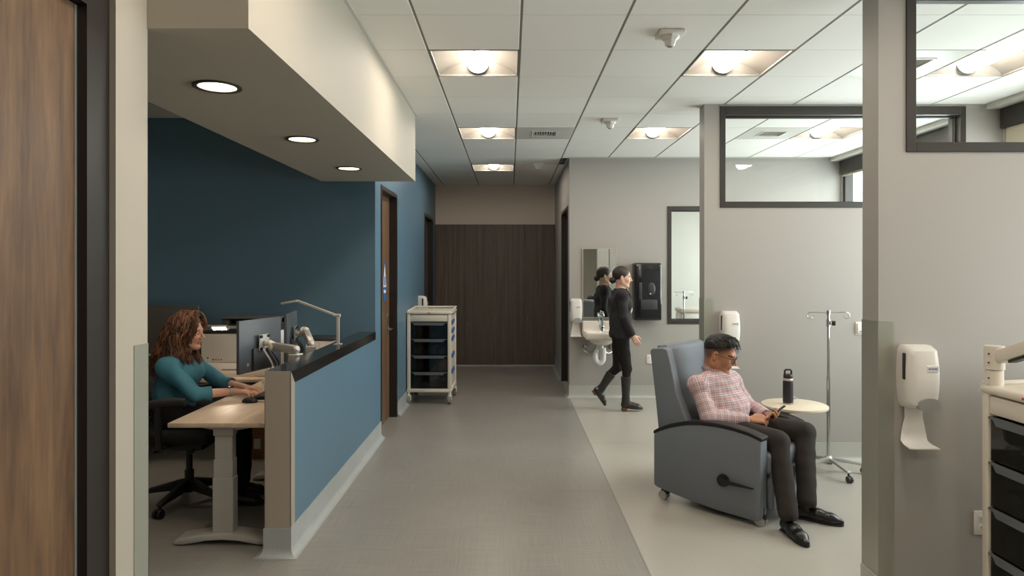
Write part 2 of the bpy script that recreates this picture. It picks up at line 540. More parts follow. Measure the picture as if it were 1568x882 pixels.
# ---- blue corridor wall with two doors
D2, D3 = (6.695, 7.66), (10.12, 11.22)
wb = wall_grid('wall_blue', 'paint_blue', 'x', XB - .15, XB, AY1, YB, 0, H, [(D2[0], D2[1], -1, 2.545), (D3[0], D3[1], -1, 2.545)])
cove('baseboard_blue', 'cove_grey', [(XB, D2[1]), (XB, D3[0])], [(1, 0)])
def side_door(name, y0, y1, x, sx, leafmat, zt=2.545, depth=.15, recess=.080):
    """door set in a wall of constant X; sx = +1 when the wall faces +X"""
    d = sempty(name); f = MB()
    X0, X1 = sorted((x + sx * .006, x - sx * depth))
    w = .045
    f.box(X0, X1, y0, y0 + w, 0, zt).box(X0, X1, y1 - w, y1, 0, zt).box(X0, X1, y0 + w, y1 - w, zt - w, zt)
    f.build('door_frame', 'frame_dark', d, smooth=False)
    a, b = sorted((x - sx * recess, x - sx * (recess + .045)))
    MB().box(a, b, y0 + w + .003, y1 - w - .003, .008, zt - w - .003).build('door_leaf', leafmat, d, smooth=False)
    return d
d2 = side_door('door_2', D2[0], D2[1], XB, 1, 'walnut')
xf = XB - .080
hy, hz = 7.50, 1.02
h = MB(); h.rbox(xf, xf + .012, hy - .02, hy + .02, hz - .07, hz + .17, .004)
h.build('escutcheon', 'chrome', d2)
h = MB(); h.cyl((xf + .01, hy, hz), (xf + .06, hy, hz), .011).cyl((xf + .055, hy + .008, hz), (xf + .055, hy - .13, hz), .009)
h.build('lever_handle', 'chrome', d2)
# sail-shaped sign on that door
sy, sz = 7.31, 1.55
s = MB(); s.prism([(sy - .085, sz - .06), (sy - .075, sz + .02), (sy - .045, sz + .14), (sy, sz + .235), (sy + .05, sz + .14), (sy + .085, sz + .03), (sy + .10, sz - .06),
                   (sy + .08, sz - .13), (sy + .03, sz - .215), (sy - .03, sz - .215), (sy - .07, sz - .13)], 'x', xf, xf + .004)
sg = s.build('door_sign', 'blue_print', d2, smooth=False); sg['label'] = 'white and blue sail-shaped door sign'
s = MB(); s.prism([(sy - .08, sz - .055), (sy - .035, sz + .1), (sy, sz + .2), (sy + .035, sz + .1), (sy + .085, sz - .055)], 'x', xf + .004, xf + .0055)
s.prism([(sy - .05, sz - .12), (sy + .055, sz - .12), (sy + .065, sz - .085), (sy - .06, sz - .085)], 'x', xf + .004, xf + .0055)
s.build('sign_panel', 'white_plastic', sg, smooth=False)
s = MB().rbox(xf + .0055, xf + .0065, sy - .03, sy + .03, sz - .035, sz + .06, .004); s.build('sign_print', 'blue_print', sg, smooth=False)
d3 = side_door('door_3', D3[0], D3[1], XB, 1, 'wenge')

# ---- end wall, right corridor wall
struct(MB().box(XB - .15, 4.6, YB, YB + .1, 0, H).build('wall_back', 'paint_beige', smooth=False))
D4 = (8.95, 10.07)
wc = wall_grid('wall_corridor', 'paint_grey', 'x', .78, .93, YS, YB, 0, H, [(D4[0], D4[1], -1, 2.545)])
d4 = side_door('door_4', D4[0], D4[1], .78, -1, 'wenge')
cove('baseboard_corridor', 'cove_grey', [(.78, YB), (.78, D4[1])], [(-1, 0)])
# ---- sink wall with interior window
W4 = (2.067, 2.95, .97, 2.515)
ws = wall_grid('wall_sink', 'paint_grey', 'y', YS, YS + .15, .93, XR, 0, H, [W4])
MB().box(.78, .93, YS - .001, YS, 0, H).build('wall_end', 'paint_grey', wc, smooth=False)
cove('baseboard_sink', 'cove_light', [(.78, D4[0]), (.78, YS), (XR, YS)], [(-1, 0), (0, -1)])
def frame_y(name, o, y0, y1, w, m, pane='pane', wt=None):
    """framed pane in a wall of constant Y; o = (x0,x1,z0,z1)"""
    t = sempty(name); x0, x1, z0, z1 = o; wt = wt or w
    for nm, q in (('frame_jamb', (x0, x0 + w, z0, z1)), ('frame_jamb', (x1 - w, x1, z0, z1)), ('frame_sill', (x0 + w, x1 - w, z0, z0 + w)), ('frame_head', (x0 + w, x1 - w, z1 - wt, z1))):
        MB().rbox(q[0], q[1], y0, y1, q[2], q[3], .002, 1).build(nm, m, t, smooth=False)
    ym = (y0 + y1) / 2
    MB().box(x0 + w - .005, x1 - w + .005, ym - .004, ym + .004, z0 + w - .005, z1 - wt + .005).build('pane', pane, t, smooth=False)
    b = .012
    for ya in (ym - .018, ym + .006):
        g = MB(); g.box(x0 + w, x0 + w + b, ya, ya + .012, z0 + w, z1 - wt).box(x1 - w - b, x1 - w, ya, ya + .012, z0 + w, z1 - wt)
        g.box(x0 + w + b, x1 - w - b, ya, ya + .012, z0 + w, z0 + w + b).box(x0 + w + b, x1 - w - b, ya, ya + .012, z1 - wt - b, z1 - wt)
        g.build('glazing_bead', m, t, smooth=False)
    return t
frame_y('window_1', W4, YS - .012, YS + .162, .052, 'frame_bronze')
# room behind the sink wall
struct(MB().box(.93, 4.6, YS + .15, YB, H, H + .04).build('ceiling_back_room', 'ceiling_white', smooth=False))
struct(MB().box(.93, XR, YB - .02, YB, 0, H).build('wall_back_room', 'paint_white', smooth=False))

# ---- partitions
P1 = (1.836, 3.32, 3.47); P2 = (1.715, 5.88, 6.03)
O1 = (1.972, 4.02, 2.28, 3.13); O2 = (1.852, 4.02, 2.236, 3.13)
def partition(name, P, O, win):
    w = wall_grid(name, 'paint_grey', 'y', P[1], P[2], P[0], XR, 0, H - .002, [O])
    frame_y(win, O, P[1] - .010, P[2] + .010, .048, 'frame_bronze', wt=.075 if P is P2 else .05)
    g = MB(); t = .003
    for y0, y1 in ((P[1] - t, P[1]), (P[2], P[2] + t)):
        g.box(P[0] - t, P[0] + .075, y0, y1, 0.002, 1.435)
    g.box(P[0] - t, P[0], P[1], P[2], 0.002, 1.435)
    g.build('corner_guard', 'guard', w, smooth=False)
    return w
partition('wall_partition', P1, O1, 'window_2')
partition('wall_partition_far', P2, O2, 'window_3')
cove('baseboard_partition', 'cove_light', [(P1[0] - .003, P1[2]), (P1[0] - .003, P1[1]), (XR, P1[1])], [(-1, 0), (0, -1)])
cove('baseboard_partition_far', 'cove_light', [(P2[0] - .003, P2[2]), (P2[0] - .003, P2[1]), (XR, P2[1])], [(-1, 0), (0, -1)])

# ---- window wall, shades, rear wall
wr = wall_grid('wall_right', 'paint_grey', 'x', XR, XR + .16, -4, YB, 0, H, [(a, b, .9, 3.02) for a, b in WINDOWS])
for i, (a, b) in enumerate(WINDOWS):
    t = sempty('window_%d' % (i + 4)); x0, x1 = XR + .02, XR + .12; w = .06
    nm = max(1, round((b - a) / 1.2))
    for q in range(nm + 1):
        y = a + (b - a) * q / nm
        y0, y1 = (a, a + w) if q == 0 else ((b - w, b) if q == nm else (y - w / 2, y + w / 2))
        MB().box(x0, x1, y0, y1, .9, 3.02).build('frame_mullion', 'frame_bronze', t, smooth=False)
        if q < nm:
            ya, yb = a + (b - a) * q / nm + w / 2, a + (b - a) * (q + 1) / nm - w / 2
            MB().box(x0 + .045, x0 + .053, ya, yb, .95, 2.97).build('pane', 'pane', t, smooth=False)
    MB().box(x0, x1, a, b, .9, .95).build('frame_sill', 'frame_bronze', t, smooth=False)
    MB().box(XR - .03, x1, a + .003, b - .003, 2.93, 3.102).build('frame_head', 'frame_bronze', t, smooth=False)
    zs = (2.905, 2.76, 2.30, 2.5)[i]  # third shade is out of view, lowered to hold back daylight
    s = MB(); s.box(XR - .0, XR + .004, a + .03, b - .03, zs, 2.932); s.cyl((XR + .002, a + .03, zs), (XR + .002, b - .03, zs), .010, n=8)
    s.build('roller_shade', 'shade', t)
struct(MB().box(XR - .14, XR, -4, YS, H - .045, H - .001).build('trim_1', 'ceiling_white', smooth=False))
struct(MB().box(AX, 4.6, -4.1, -4, 0, H).build('wall_behind', 'paint_grey', smooth=False))
struct(MB().box(XL - .31, XL - .30, -4, AY0, 0, H).build('wall_left_back', 'paint_grey', smooth=False))

# ---- ceiling: slab, slots and single tiles
ce = struct(MB().box(AX - .2, 4.7, -4.15, YB + .2, 3.36, 3.42).box(AX - .2, AX - .1, -4.15, YB + .2, H, 3.36).box(4.5, 4.7, -4.15, YB + .2, H, 3.36)
            .box(AX - .1, 4.5, -4.15, -4.0, H, 3.36).box(AX - .1, 4.5, YB + .02, YB + .2, H, 3.36).build('ceiling', 'ceiling_white', smooth=False))
GX = [0.065 + .61 * k for k in range(-3, 9)]
GY = [3.81 + .61 * k for k in range(-12, 14)]
LIGHTS = {(-1, r) for r in (-3, 1, 5, 9)} | {(2, r) for r in (-3, 1, 5)} | {(5, r) for r in (-3, 1, 5)} | {(-1, -7), (2, -7), (5, -7)}
LIGHTS = {(c, r) for c, r in LIGHTS}
VENTS = {(4, 1), (4, 5), (0, 5)}
tile_cache = {}
def ceil_rect(c, r):
    """clipped rectangle of grid cell column c, row r (or None)"""
    x0 = 0.065 + .61 * c; y0 = 3.81 + .61 * r
    return x0, x0 + .61, y0, y0 + .61
def place_tile(x0, x1, y0, y1):
    w, d = round(x1 - x0, 3), round(y1 - y0, 3)
    if w < .03 or d < .03: return
    if (w, d) not in tile_cache:
        g, q = .0075, .0022
        o = MB().rbox(-w / 2 + g, w / 2 - g, -d / 2 + q, d / 2 - q, 0, .016, .0025, 1).build('ceiling_tile', 'ceiling_tile', ce, smooth=False)
        tile_cache[(w, d)] = o.data
    else:
        o = bpy.data.objects.new('ceiling_tile', tile_cache[(w, d)]); COL.objects.link(o); o.parent = ce
    o.location = ((x0 + x1) / 2, (y0 + y1) / 2, H)
for r in range(-13, 14):
    for c in range(-3, 8):
        x0, x1, y0, y1 = ceil_rect(c, r)
        if (c, r) in LIGHTS or (c, r) in VENTS: continue
        yc = (y0 + y1) / 2
        lo = SX1 if SY0 < yc < SY1 else XB
        if y1 > YB: y1 = YB
        hi = .78 if y0 > YS - .2 else XR
        if y0 < YS < y1 and x0 > .6: y1 = YS
        x0, x1 = max(x0, lo), min(x1, hi)
        if x1 - x0 < .03 or y1 - y0 < .03 or y1 < -3.9: continue
        if y0 < -4: y0 = -4
        if y0 < SY1 < y1 and x0 < SX1 < x1 + .001 and lo == XB:
            pass
        place_tile(x0, x1, y0, y1)
sl = MB()
for x in GX:
    if x < XB: continue
    ye = YB if x < .78 else YS
    sl.box(x - .012, x + .012, -4, ye, H + .0035, H + .02)
for y in GY:
    sl.box(XB, XR if y < YS else .78, y - .006, y + .006, H + .003, H + .018)
sl.build('ceiling_grid', 'ceiling_slot', ce, smooth=False)
a = MB()   # wall angle round the corridor end and along the walls
for q in ((XB, XB + .022, SY1, YB), (.758, .78, YS - .0, YB), (XB, .78, YB - .022, YB), (SX1, SX1 + .02, SY0, SY1), (SX0, SX1 + .02, SY1, SY1 + .02), (.78, XR, YS - .02, YS)):
    a.box(*q, H - .002, H + .004)
a.build('wall_angle', 'ceiling_white', ce, smooth=False)
# ================================================================== CEILING THINGS
def troffer():
    t = thing('ceiling_light', '', 'light')
    s = .296
    hb = MB(); prof = []
    for i in range(25):
        x = -s + 2 * s * i / 24; q = max(0, abs(x) - .085) / (s - .085)
        prof.append((x, .006 + .080 * (1 - q ** 1.7)))
    n = len(prof)
    vs = [(x, -s, z) for x, z in prof] + [(x, s, z) for x, z in prof]
    hb.add(vs, [(i, i + 1, n + i + 1, n + i) for i in range(n - 1)])
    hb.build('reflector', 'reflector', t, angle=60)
    for y, k in ((-s, 1), (s, -1)):
        ep = MB()
        pv = [(x, y - k * .02 + k * .02, z) for x, z in prof]
        low = [(x, y, .002) for x, z in prof]
        ep.add(low + [(x, y + k * .05 * (z - .002) / .08, z) for x, z in prof], [(i, i + 1, n + i + 1, n + i) for i in range(n - 1)])
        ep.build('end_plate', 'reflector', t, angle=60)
    rim = MB()
    for q in ((-.302, -.290, -.302, .302), (.290, .302, -.302, .302), (-.29, .29, -.302, -.290), (-.29, .29, .290, .302)):
        rim.box(*q, -.001, .012)
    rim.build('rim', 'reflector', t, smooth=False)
    ln = MB(); rr = .078; m = 16; zc = .084
    pr = [(rr * math.cos(PI + PI * i / m), zc + .92 * rr * math.sin(PI + PI * i / m)) for i in range(m + 1)]
    ys = [-.25, .25]; vs = []
    for y in ys: vs += [(x, y, z) for x, z in pr]
    k = len(pr)
    ln.add(vs, [(i, i + 1, k + i + 1, k + i) for i in range(k - 1)] + [tuple(range(k)), tuple(range(k, 2 * k))])
    ln.build('lens', 'lamp_lens', t, angle=60)
    for y0, y1 in ((-.262, -.2505), (.2505, .262)):
        r2 = MB(); pr2 = [(x * 1.06, zc + (z - zc) * 1.06) for x, z in pr]
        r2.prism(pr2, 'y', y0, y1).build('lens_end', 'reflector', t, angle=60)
    return t
LLAB = {(-1, 1): 'large square ceiling light over the corridor, nearest the white soffit', (-1, 5): 'middle square ceiling light over the corridor, beside the grey vent panel',
        (-1, 9): 'smallest square ceiling light, over the corridor end before the dark cabinets', (2, 1): 'large square ceiling light right of the corridor, near the biggest smoke sensor',
        (2, 5): 'square ceiling light in front of the sink wall, left of the far partition', (5, 5): 'square ceiling light seen through the far partition glass',
        (5, 1): 'long glowing ceiling light seen through the near partition glass'}
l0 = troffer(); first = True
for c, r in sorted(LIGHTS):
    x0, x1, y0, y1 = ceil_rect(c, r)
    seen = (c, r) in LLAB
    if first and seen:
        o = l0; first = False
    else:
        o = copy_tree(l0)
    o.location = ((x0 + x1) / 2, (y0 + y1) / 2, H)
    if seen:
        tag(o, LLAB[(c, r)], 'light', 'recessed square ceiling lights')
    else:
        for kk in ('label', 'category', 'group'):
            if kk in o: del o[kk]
        o.name = 'unseen_ceiling_light'  # out of view, kept to light the near part of the room
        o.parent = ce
# unseen light added to brighten the room behind the sink wall
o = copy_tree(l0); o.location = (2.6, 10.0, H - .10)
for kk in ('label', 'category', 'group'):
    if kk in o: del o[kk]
o.name = 'unseen_ceiling_light'; o.parent = ce

def vent():
    t = thing('ceiling_vent', '', 'vent')
    p = MB(); s = .300; g = .135
    for q in ((-s, -g, -s, s), (g, s, -s, s), (-g, g, -s, -g), (-g, g, g, s)):
        p.box(*q, 0, .008)
    p.build('panel', 'grey_panel', t, smooth=False)
    MB().box(-g, g, -g, g, .03, .034).build('backing', 'black_plastic', t, smooth=False)
    fm = MB()
    for q in ((-g, -g + .014, -g, g), (g - .014, g, -g, g), (-g + .014, g - .014, -g, -g + .014), (-g + .014, g - .014, g - .014, g)):
        fm.box(*q, -.006, .01)
    fm.build('frame', 'white_plastic', t, smooth=False)
    for i in range(9):
        x = -.108 + .027 * i
        MB(rotm('Y', 60, (x, 0, .010))).box(-.008, .008, -.12, .12, -.0012, .0012).build('slat', 'white_plastic', t, smooth=False)
    return t
mat('grey_panel', (204, 202, 195), 0.4, 0.0)
VLAB = {(0, 5): 'grey square air vent panel beside the middle corridor light', (4, 5): 'square air vent seen through the far partition glass', (4, 1): 'shiny square air vent seen through the near partition glass'}
v0 = vent()
for i, k in enumerate(sorted(VENTS)):
    o = v0 if i == 0 else copy_tree(v0)
    x0, x1, y0, y1 = ceil_rect(*k)
    o.location = ((x0 + x1) / 2, (y0 + y1) / 2, H - .001)
    tag(o, VLAB[k], 'vent', 'ceiling air vents')

def sensor():
    t = thing('smoke_detector', '', 'sensor')
    MB().rbox(-.078, .078, -.078, .078, -.022, 0, .008).build('base', 'white_plastic', t)
    b = MB(); b.lathe([(0, -.085), (.022, -.085), (.03, -.078), (.038, -.05), (.055, -.035), (.06, -.0215), (0, -.0215)], n=8); b.build('body', 'white_plastic', t, angle=20)
    MB().lathe([(0, -.089), (.014, -.089), (.018, -.084), (0, -.084)], n=12).build('eye', 'grey_plastic', t)
    return t
s0 = sensor()
for i, (x, y, lb) in enumerate([(.985, 4.10, 'largest white ceiling sensor, between the two big ceiling lights'), (.975, 6.50, 'white ceiling sensor above and left of the sink wall corner'), (.385, 9.2, 'small white ceiling sensor over the corridor end')]):
    o = s0 if i == 0 else copy_tree(s0)
    o.location = (x, y, H); tag(o, lb, 'sensor', 'ceiling sensors')

def downlight():
    t = thing('downlight', '', 'light')
    MB().lathe([(.083, -.001), (.105, -.001), (.105, -.007), (.101, -.009), (.083, -.006), (.083, -.001)], n=32).build('trim_ring', 'frame_bronze', t, angle=50)
    MB().lathe([(.0825, -.003), (.078, .04), (.066, .085), (.05, .098)], n=32).build('cone', 'cone', t, angle=60)
    MB().lathe([(0, .0975), (.05, .0975)], n=24).build('lens', 'down_lens', t)
    MB().lathe([(.09, .001), (.09, .12), (0, .12)], n=24).build('can', 'grey_plastic', t)
    return t
w0 = downlight()
for i, ((x, y), lb) in enumerate(zip(DL, ['large round downlight in the soffit, nearest', 'middle round downlight in the soffit', 'small round downlight at the far end of the soffit'])):
    o = w0 if i == 0 else copy_tree(w0)
    o.location = (x, y, SZ); tag(o, lb, 'light', 'soffit downlights')

# unseen surface-mounted cans added to brighten the alcove, hidden above the soffit
ca = bpy.data.objects['ceiling_alcove']
for x, y in ((-2.35, 5.15), (-2.35, 3.9), (-3.2, 5.0)):
    o = copy_tree(w0)
    for kk in ('label', 'category', 'group'):
        if kk in o: del o[kk]
    o.name = 'alcove_fill_light'; o.parent = ca; o.location = (x, y, H - .125)
# ================================================================== CABINETS AND COUNTER
def cabinet(x0, x1, label):
    t = thing('storage_cabinet', label, 'cabinet', ((x0 + x1) / 2, YB, 0), group='tall dark cabinets at the corridor end')
    w = (x1 - x0) / 2; zb, zt = .035, 2.46
    MB().box(-w, w, -.05, -.003, zb, zt).build('body', 'wenge', t, smooth=False)
    MB().box(-w, w, -.06, -.003, 0.001, zb).build('plinth', 'silver_paint', t, smooth=False)
    for s in (-1, 1):
        a, b = sorted((s * .0025, s * (w - .0025)))
        d = MB().rbox(a, b, -.072, -.052, zb + .01, zt, .0015, 1).build('door', 'wenge', t, smooth=False)
        hx = s * .045
        h = MB(); h.tube([(hx, -.072, .78), (hx, -.098, .785), (hx, -.098, .895), (hx, -.072, .90)], .0055, 8)
        h.build('handle', 'chrome', d)
    return t
cabinet(XB + .004, -.262, 'pair of tall dark wood cabinet doors next to the blue wall')
cabinet(-.258, .776, 'pair of tall dark wood cabinet doors next to the right corridor wall')
ct = thing('counter_top', 'glossy black counter top capping the blue half wall', 'counter')
c = MB(); c.prism([(CY0 + .078, 1.0146), (CY1 - .002, 1.0146), (CY1 - .002, 1.09), (CY0 + .0045, 1.09)], 'x', CX0 - .004, CX1 + .006)
# mitred front nosing is part of the slab
c.build('slab', 'counter_black', ct)

# ================================================================== MEDICAL CARTS
def cart():
    t = thing('medical_cart', '', 'cart')
    W, D = .255, .29
    for sx in (-1, 1):
        for sy in (-1, 1):
            p = MB(); p.rbox(sx * W - .022, sx * W + .022, sy * D - .022, sy * D + .022, .165, 1.135, .008)
            p.build('corner_post', 'off_white', t)
        sp = MB().rbox(sx * W - .008, sx * W + .008, -D + .022, D - .022, .19, 1.10, .004); sp.build('side_panel', 'off_white', t)
    MB().rbox(-W + .022, W - .022, D - .010, D + .006, .19, 1.10, .003).build('back_panel', 'off_white', t)
    MB().rbox(-W - .025, W + .025, -D - .025, D + .025, .150, .195, .012).build('base', 'off_white', t)
    k = MB(); k.rbox(-W - .030, W + .030, -D - .030, D + .030, 1.125, 1.165, .016, 3)
    tp = k.build('top', 'off_white', t)
    r = MB()
    r.tube([(-W - .018, -D - .018, 1.165), (-W - .018, D + .018, 1.185), (W + .018, D + .018, 1.185), (W + .018, -D - .018, 1.165)], .014, 8)
    r.build('rim', 'off_white', tp)
    MB().box(-.022, .022, -D - .0312, -D - .029, 1.140, 1.150).build('red_mark', 'red_mark', tp, smooth=False)
    MB().rbox(-W + .024, W - .024, -D - .018, -D + .02, 1.035, 1.118, .008).build('header_panel', 'off_white', t)
    tops = (1.025, .818, .611, .404)
    for i, z in enumerate(tops):
        zb = z - .200; y0, y1 = -D - .014, D - .02; w = W - .027
        q = MB()
        q.box(-w, w, y0, y0 + .005, zb, z).box(-w, -w + .004, y0 + .005, y1, zb, z).box(w - .004, w, y0 + .005, y1, zb, z).box(-w, w, y1 - .004, y1, zb, z).box(-w, w, y0, y1, zb, zb + .004)
        bn = q.build('drawer', 'smoke', t, smooth=False)
        h = MB(); h.prism([(-w, z), (w, z), (w, z - .008), (w - .03, z - .011), (w - .05, z - .036), (-w + .05, z - .036), (-w + .03, z - .011), (-w, z - .008)], 'y', y0 - .013, y0 - .001)
        h.build('drawer_handle', 'handle_smoke', bn, smooth=False)
        c = MB()
        rnd = random.Random(i + 3)
        for j in range(4):
            x = -w + .03 + j * .105
            c.rbox(x, x + .085, y0 + .04, y0 + .3, zb + .006, zb + .05 + .1 * rnd.random(), .006, 1)
        c.build('drawer_contents', 'grey_plastic' if i % 2 else 'charcoal', bn)
    for z in (1.02, .91, .81, .60, .40):
        c = MB(); c.prism([(-D + .09, z - .03), (-D + .32, z - .005), (-D + .33, z + .03), (-D + .10, z + .012)], 'x', W + .008, W + .03)
        c.build('side_clip', 'blue_clip', t, smooth=False)
    MB().box(W + .008, W + .024, -D + .05, -D + .085, .985, 1.03).build('red_tag', 'red_mark', t, smooth=False)
    h = MB(); h.tube([(-W, D + .02, 1.02), (-W + .0, D + .08, 1.06), (W, D + .08, 1.06), (W, D + .02, 1.02)], .012, 8); h.build('push_handle', 'off_white', t)
    for sx in (-1, 1):
        for sy in (-1, 1):
            x, y = sx * (W + .002), sy * (D + .002)
            c = MB(); c.cyl((x, y, .10), (x, y, .155), .02).rbox(x - .026, x + .026, y - .012, y + .052, .085, .115, .008)
            c.rbox(x - .026, x - .019, y - .005, y + .05, .045, .10, .003).rbox(x + .019, x + .026, y - .005, y + .05, .045, .10, .003)
            cs = c.build('caster', 'off_white', t)
            w = MB(); w.cyl((x - .017, y + .022, .056), (x + .017, y + .022, .056), .055, n=24); w.build('wheel', 'grey_plastic', cs)
    return t
k0 = cart()
k0.location = (-1.005, 8.63, 0); k0.rotation_euler = (0, 0, R(-1.5))
tag(k0, 'white medical cart with smoky drawers and blue side clips against the blue wall', 'cart', 'white medical carts')
k1 = copy_tree(k0)
k1.location = (2.50, 2.815, 0); k1.rotation_euler = (0, 0, R(-90))
tag(k1, 'white medical cart with dark drawers and a jointed arm, cut off at the right', 'cart', 'white medical carts')
ar = MB(); ar.cyl((-.245, -.275, 1.165), (-.245, -.275, 1.235), .036, n=24).cyl((-.245, -.275, 1.238), (-.245, -.275, 1.345), .041, n=24)
a1 = ar.build('arm_post', 'off_white', k1)
for z in (1.20, 1.27, 1.31):
    MB().cyl((-.245 + .02, -.314, z), (-.245 + .02, -.318, z), .004, n=8).build('screw', 'black_plastic', a1)
d = Vector((.50, .03, .20)); L = d.length
M = Matrix.Translation((-.22, -.27, 1.295)) @ d.to_track_quat('X', 'Z').to_matrix().to_4x4()
MB(M).rbox(0, L, -.028, .028, -.03, .03, .010, 2).build('arm_link', 'off_white', k1)
MB(M).rbox(.06, L - .05, -.022, .022, -.042, -.0305, .004, 1).build('arm_cover', 'black_plastic', k1)

# ================================================================== SOAP DISPENSERS
def dispenser():
    t = thing('soap_dispenser', '', 'dispenser')      # wall plane y = 0, faces -y, z = 0 at the top of the shell
    nz, nx = 14, 16; vs = []; fs = []
    for i in range(nz + 1):
        v = i / nz; z = -.305 * v
        w = .086 + .009 * math.sin(PI * min(1, v * 1.1)) - .012 * max(0, v - .75) * 4 * max(0, v - .75)
        dp = .105 + .014 * math.sin(PI * v) + .006 * v
        edge = min(v, 1 - v) / .07
        if edge < 1:
            k = math.sqrt(max(0, 1 - (1 - edge) ** 2)); dp = .07 + (dp - .07) * k; w = w - .012 * (1 - k)
        for j in range(nx + 1):
            a = -1 + 2 * j / nx
            th = a * PI / 2
            sx = math.copysign(abs(math.sin(th)) ** .45, math.sin(th)); cy = abs(math.cos(th)) ** .45
            vs.append((w * sx, -dp * cy if abs(a) < 1 else 0, z))
    q = nx + 1
    for i in range(nz):
        for j in range(nx):
            fs.append((i * q + j, i * q + j + 1, (i + 1) * q + j + 1, (i + 1) * q + j))
    fs.append(tuple(range(q))); fs.append(tuple(nz * q + j for j in range(q)))
    MB().add(vs, fs).build('shell', 'white_plastic', t, angle=50)
    b = MB()
    g = [(.060 * math.cos(R(a)), -.272 + .026 * math.sin(R(a))) for a in range(0, 181, 15)]
    g = [(-.060, -.2995)] + list(reversed(g)) + [(.060, -.2995), (.04, -.307), (-.04, -.307)]
    g = [(x + .012, z) for x, z in g]
    b.prism(g, 'y', -.129, -.10); b.build('push_window', 'grey_lens', t, angle=30)
    MB().rbox(-.0975, -.088, -.075, -.052, -.165, -.035, .008, 2).build('level_slot', 'charcoal', t)
    MB().rbox(-.002, .062, -.1235, -.110, -.122, -.090, .003, 1).build('label_plate', 'white_plastic', t, angle=30)
    text_mesh('brand_text', 'ECOLAB', .0125, 'blue_print', t, Matrix.Translation((.028, -.1236, -.106)) @ Matrix.Rotation(R(90), 4, 'X'), bold=.0003)
    MB().box(.056, .058, -.1242, -.1235, -.117, -.095).build('label_bar', 'grey_print', t, smooth=False)
    s = MB()
    path = [(-.010, -.30), (-.012, -.36), (-.010, -.43), (-.014, -.475), (-.045, -.492), (-.095, -.497), (-.125, -.492)]
    wid = [.052, .052, .070, .078, .082, .084, .070]
    vs = []
    for (y, z), w in zip(path, wid): vs += [(-w, y, z), (w, y, z), (w, y + .004 if y > -.03 else y, z + (.0 if y > -.03 else .005)), (-w, y + .004 if y > -.03 else y, z + (.0 if y > -.03 else .005))]
    fs = []
    for i in range(len(path) - 1):
        for k in range(4): fs.append((i * 4 + k, i * 4 + (k + 1) % 4, (i + 1) * 4 + (k + 1) % 4, (i + 1) * 4 + k))
    fs += [(0, 1, 2, 3), tuple((len(path) - 1) * 4 + k for k in range(4))]
    s.add(vs, fs); s.build('drip_tray', 'white_plastic', t, angle=60)
    return t
q0 = dispenser()
for i, (p, rz, lb) in enumerate([((2.005, P1[1], 1.322), 0, 'large white soap dispenser with drip tray on the near partition'),
                                 ((1.925, P2[1], 1.325), 0, 'white soap dispenser on the far partition behind the seated man'),
                                 ((.862, YS, 1.305), 0, 'white soap dispenser on the wall left of the mirror and sink'),
                                 ((XB, 9.50, 1.31), 90, 'small white soap dispenser on the blue wall above the cart')]):
    o = q0 if i == 0 else copy_tree(q0)
    o.location = p; o.rotation_euler = (0, 0, R(rz)); o.scale = (.85, 1, 1); tag(o, lb, 'dispenser', 'wall soap dispensers')

# ================================================================== OUTLETS
def outlet(loc, label, kind=0):
    t = thing('wall_outlet' if kind == 0 else 'wall_switch', label, 'outlet' if kind == 0 else 'switch', loc)
    MB().rbox(-.038, .038, -.007, 0, -.06, .06, .003, 2).build('plate', 'white_plastic', t)
    if kind == 0:
        for z in (-.022, .022):
            s = MB().rbox(-.016, .016, -.010, -.006, z - .014, z + .014, .004, 2).build('socket', 'white_plastic', t)
            MB().box(-.007, -.005, -.0105, -.0098, z - .005, z + .006).box(.005, .007, -.0105, -.0098, z - .005, z + .006).build('slot', 'black_print', s, smooth=False)
    else:
        MB().rbox(-.028, .028, -.022, -.006, -.045, .045, .004, 2).build('cover', 'white_plastic', t)
        MB().box(-.012, .012, -.0226, -.0218, -.03, -.022).build('print', 'grey_print', t, smooth=False)
outlet((2.347, P1[1], .434), 'white electrical outlet low on the near partition beside the cart')
outlet((1.83, YS, .51), 'pale electrical outlet low on the sink wall behind the recliner')
outlet((3.085, P2[1], 1.17), 'small white wall switch box on the far partition right of the IV pole', 1)

# ================================================================== SINK GROUP
mr = thing('mirror', 'rectangular wall mirror with thin steel frame above the sink', 'mirror', (1.175, YS, 1.507))
MB().box(-.222, .222, -.012, -.006, -.455, .455).build('glass', 'mirror', mr, smooth=False)
g = MB()
for q in ((-.2275, -.215, -.459, .459), (.215, .2275, -.459, .459), (-.215, .215, -.459, -.447), (-.215, .215, .447, .459)):
    g.box(q[0], q[1], -.018, 0, q[2], q[3])
g.build('frame', 'steel', mr, smooth=False)
pt = thing('paper_towel_dispenser', 'glossy black paper towel dispenser on the wall right of the mirror', 'dispenser', (1.775, YS, 1.40))
MB().rbox(-.175, .175, -.19, -.002, -.37, .37, .018, 3).build('body', 'black_gloss', pt)
MB().rbox(-.165, .165, -.225, -.185, -.36, .36, .022, 3).build('cover', 'black_gloss', pt)
MB().ell((.035, -.224, .035), .052, .012, .085, 20, 10).build('window', 'charcoal', pt)
MB().rbox(-.125, -.085, -.2285, -.222, -.10, .12, .006, 2).build('side_slot', 'charcoal', pt)
MB().rbox(-.10, .11, -.2275, -.222, -.225, -.10, .01, 2).build('sensor_panel', 'charcoal', pt)
MB().cyl((-.145, -.228, .335), (-.145, -.222, .335), .009).cyl((.145, -.228, .335), (.145, -.222, .335), .009).build('lock', 'chrome', pt)
MB().box(.01, .03, -.2365, -.2330, -.03, -.018).build('indicator', 'white_plastic', pt, smooth=False)
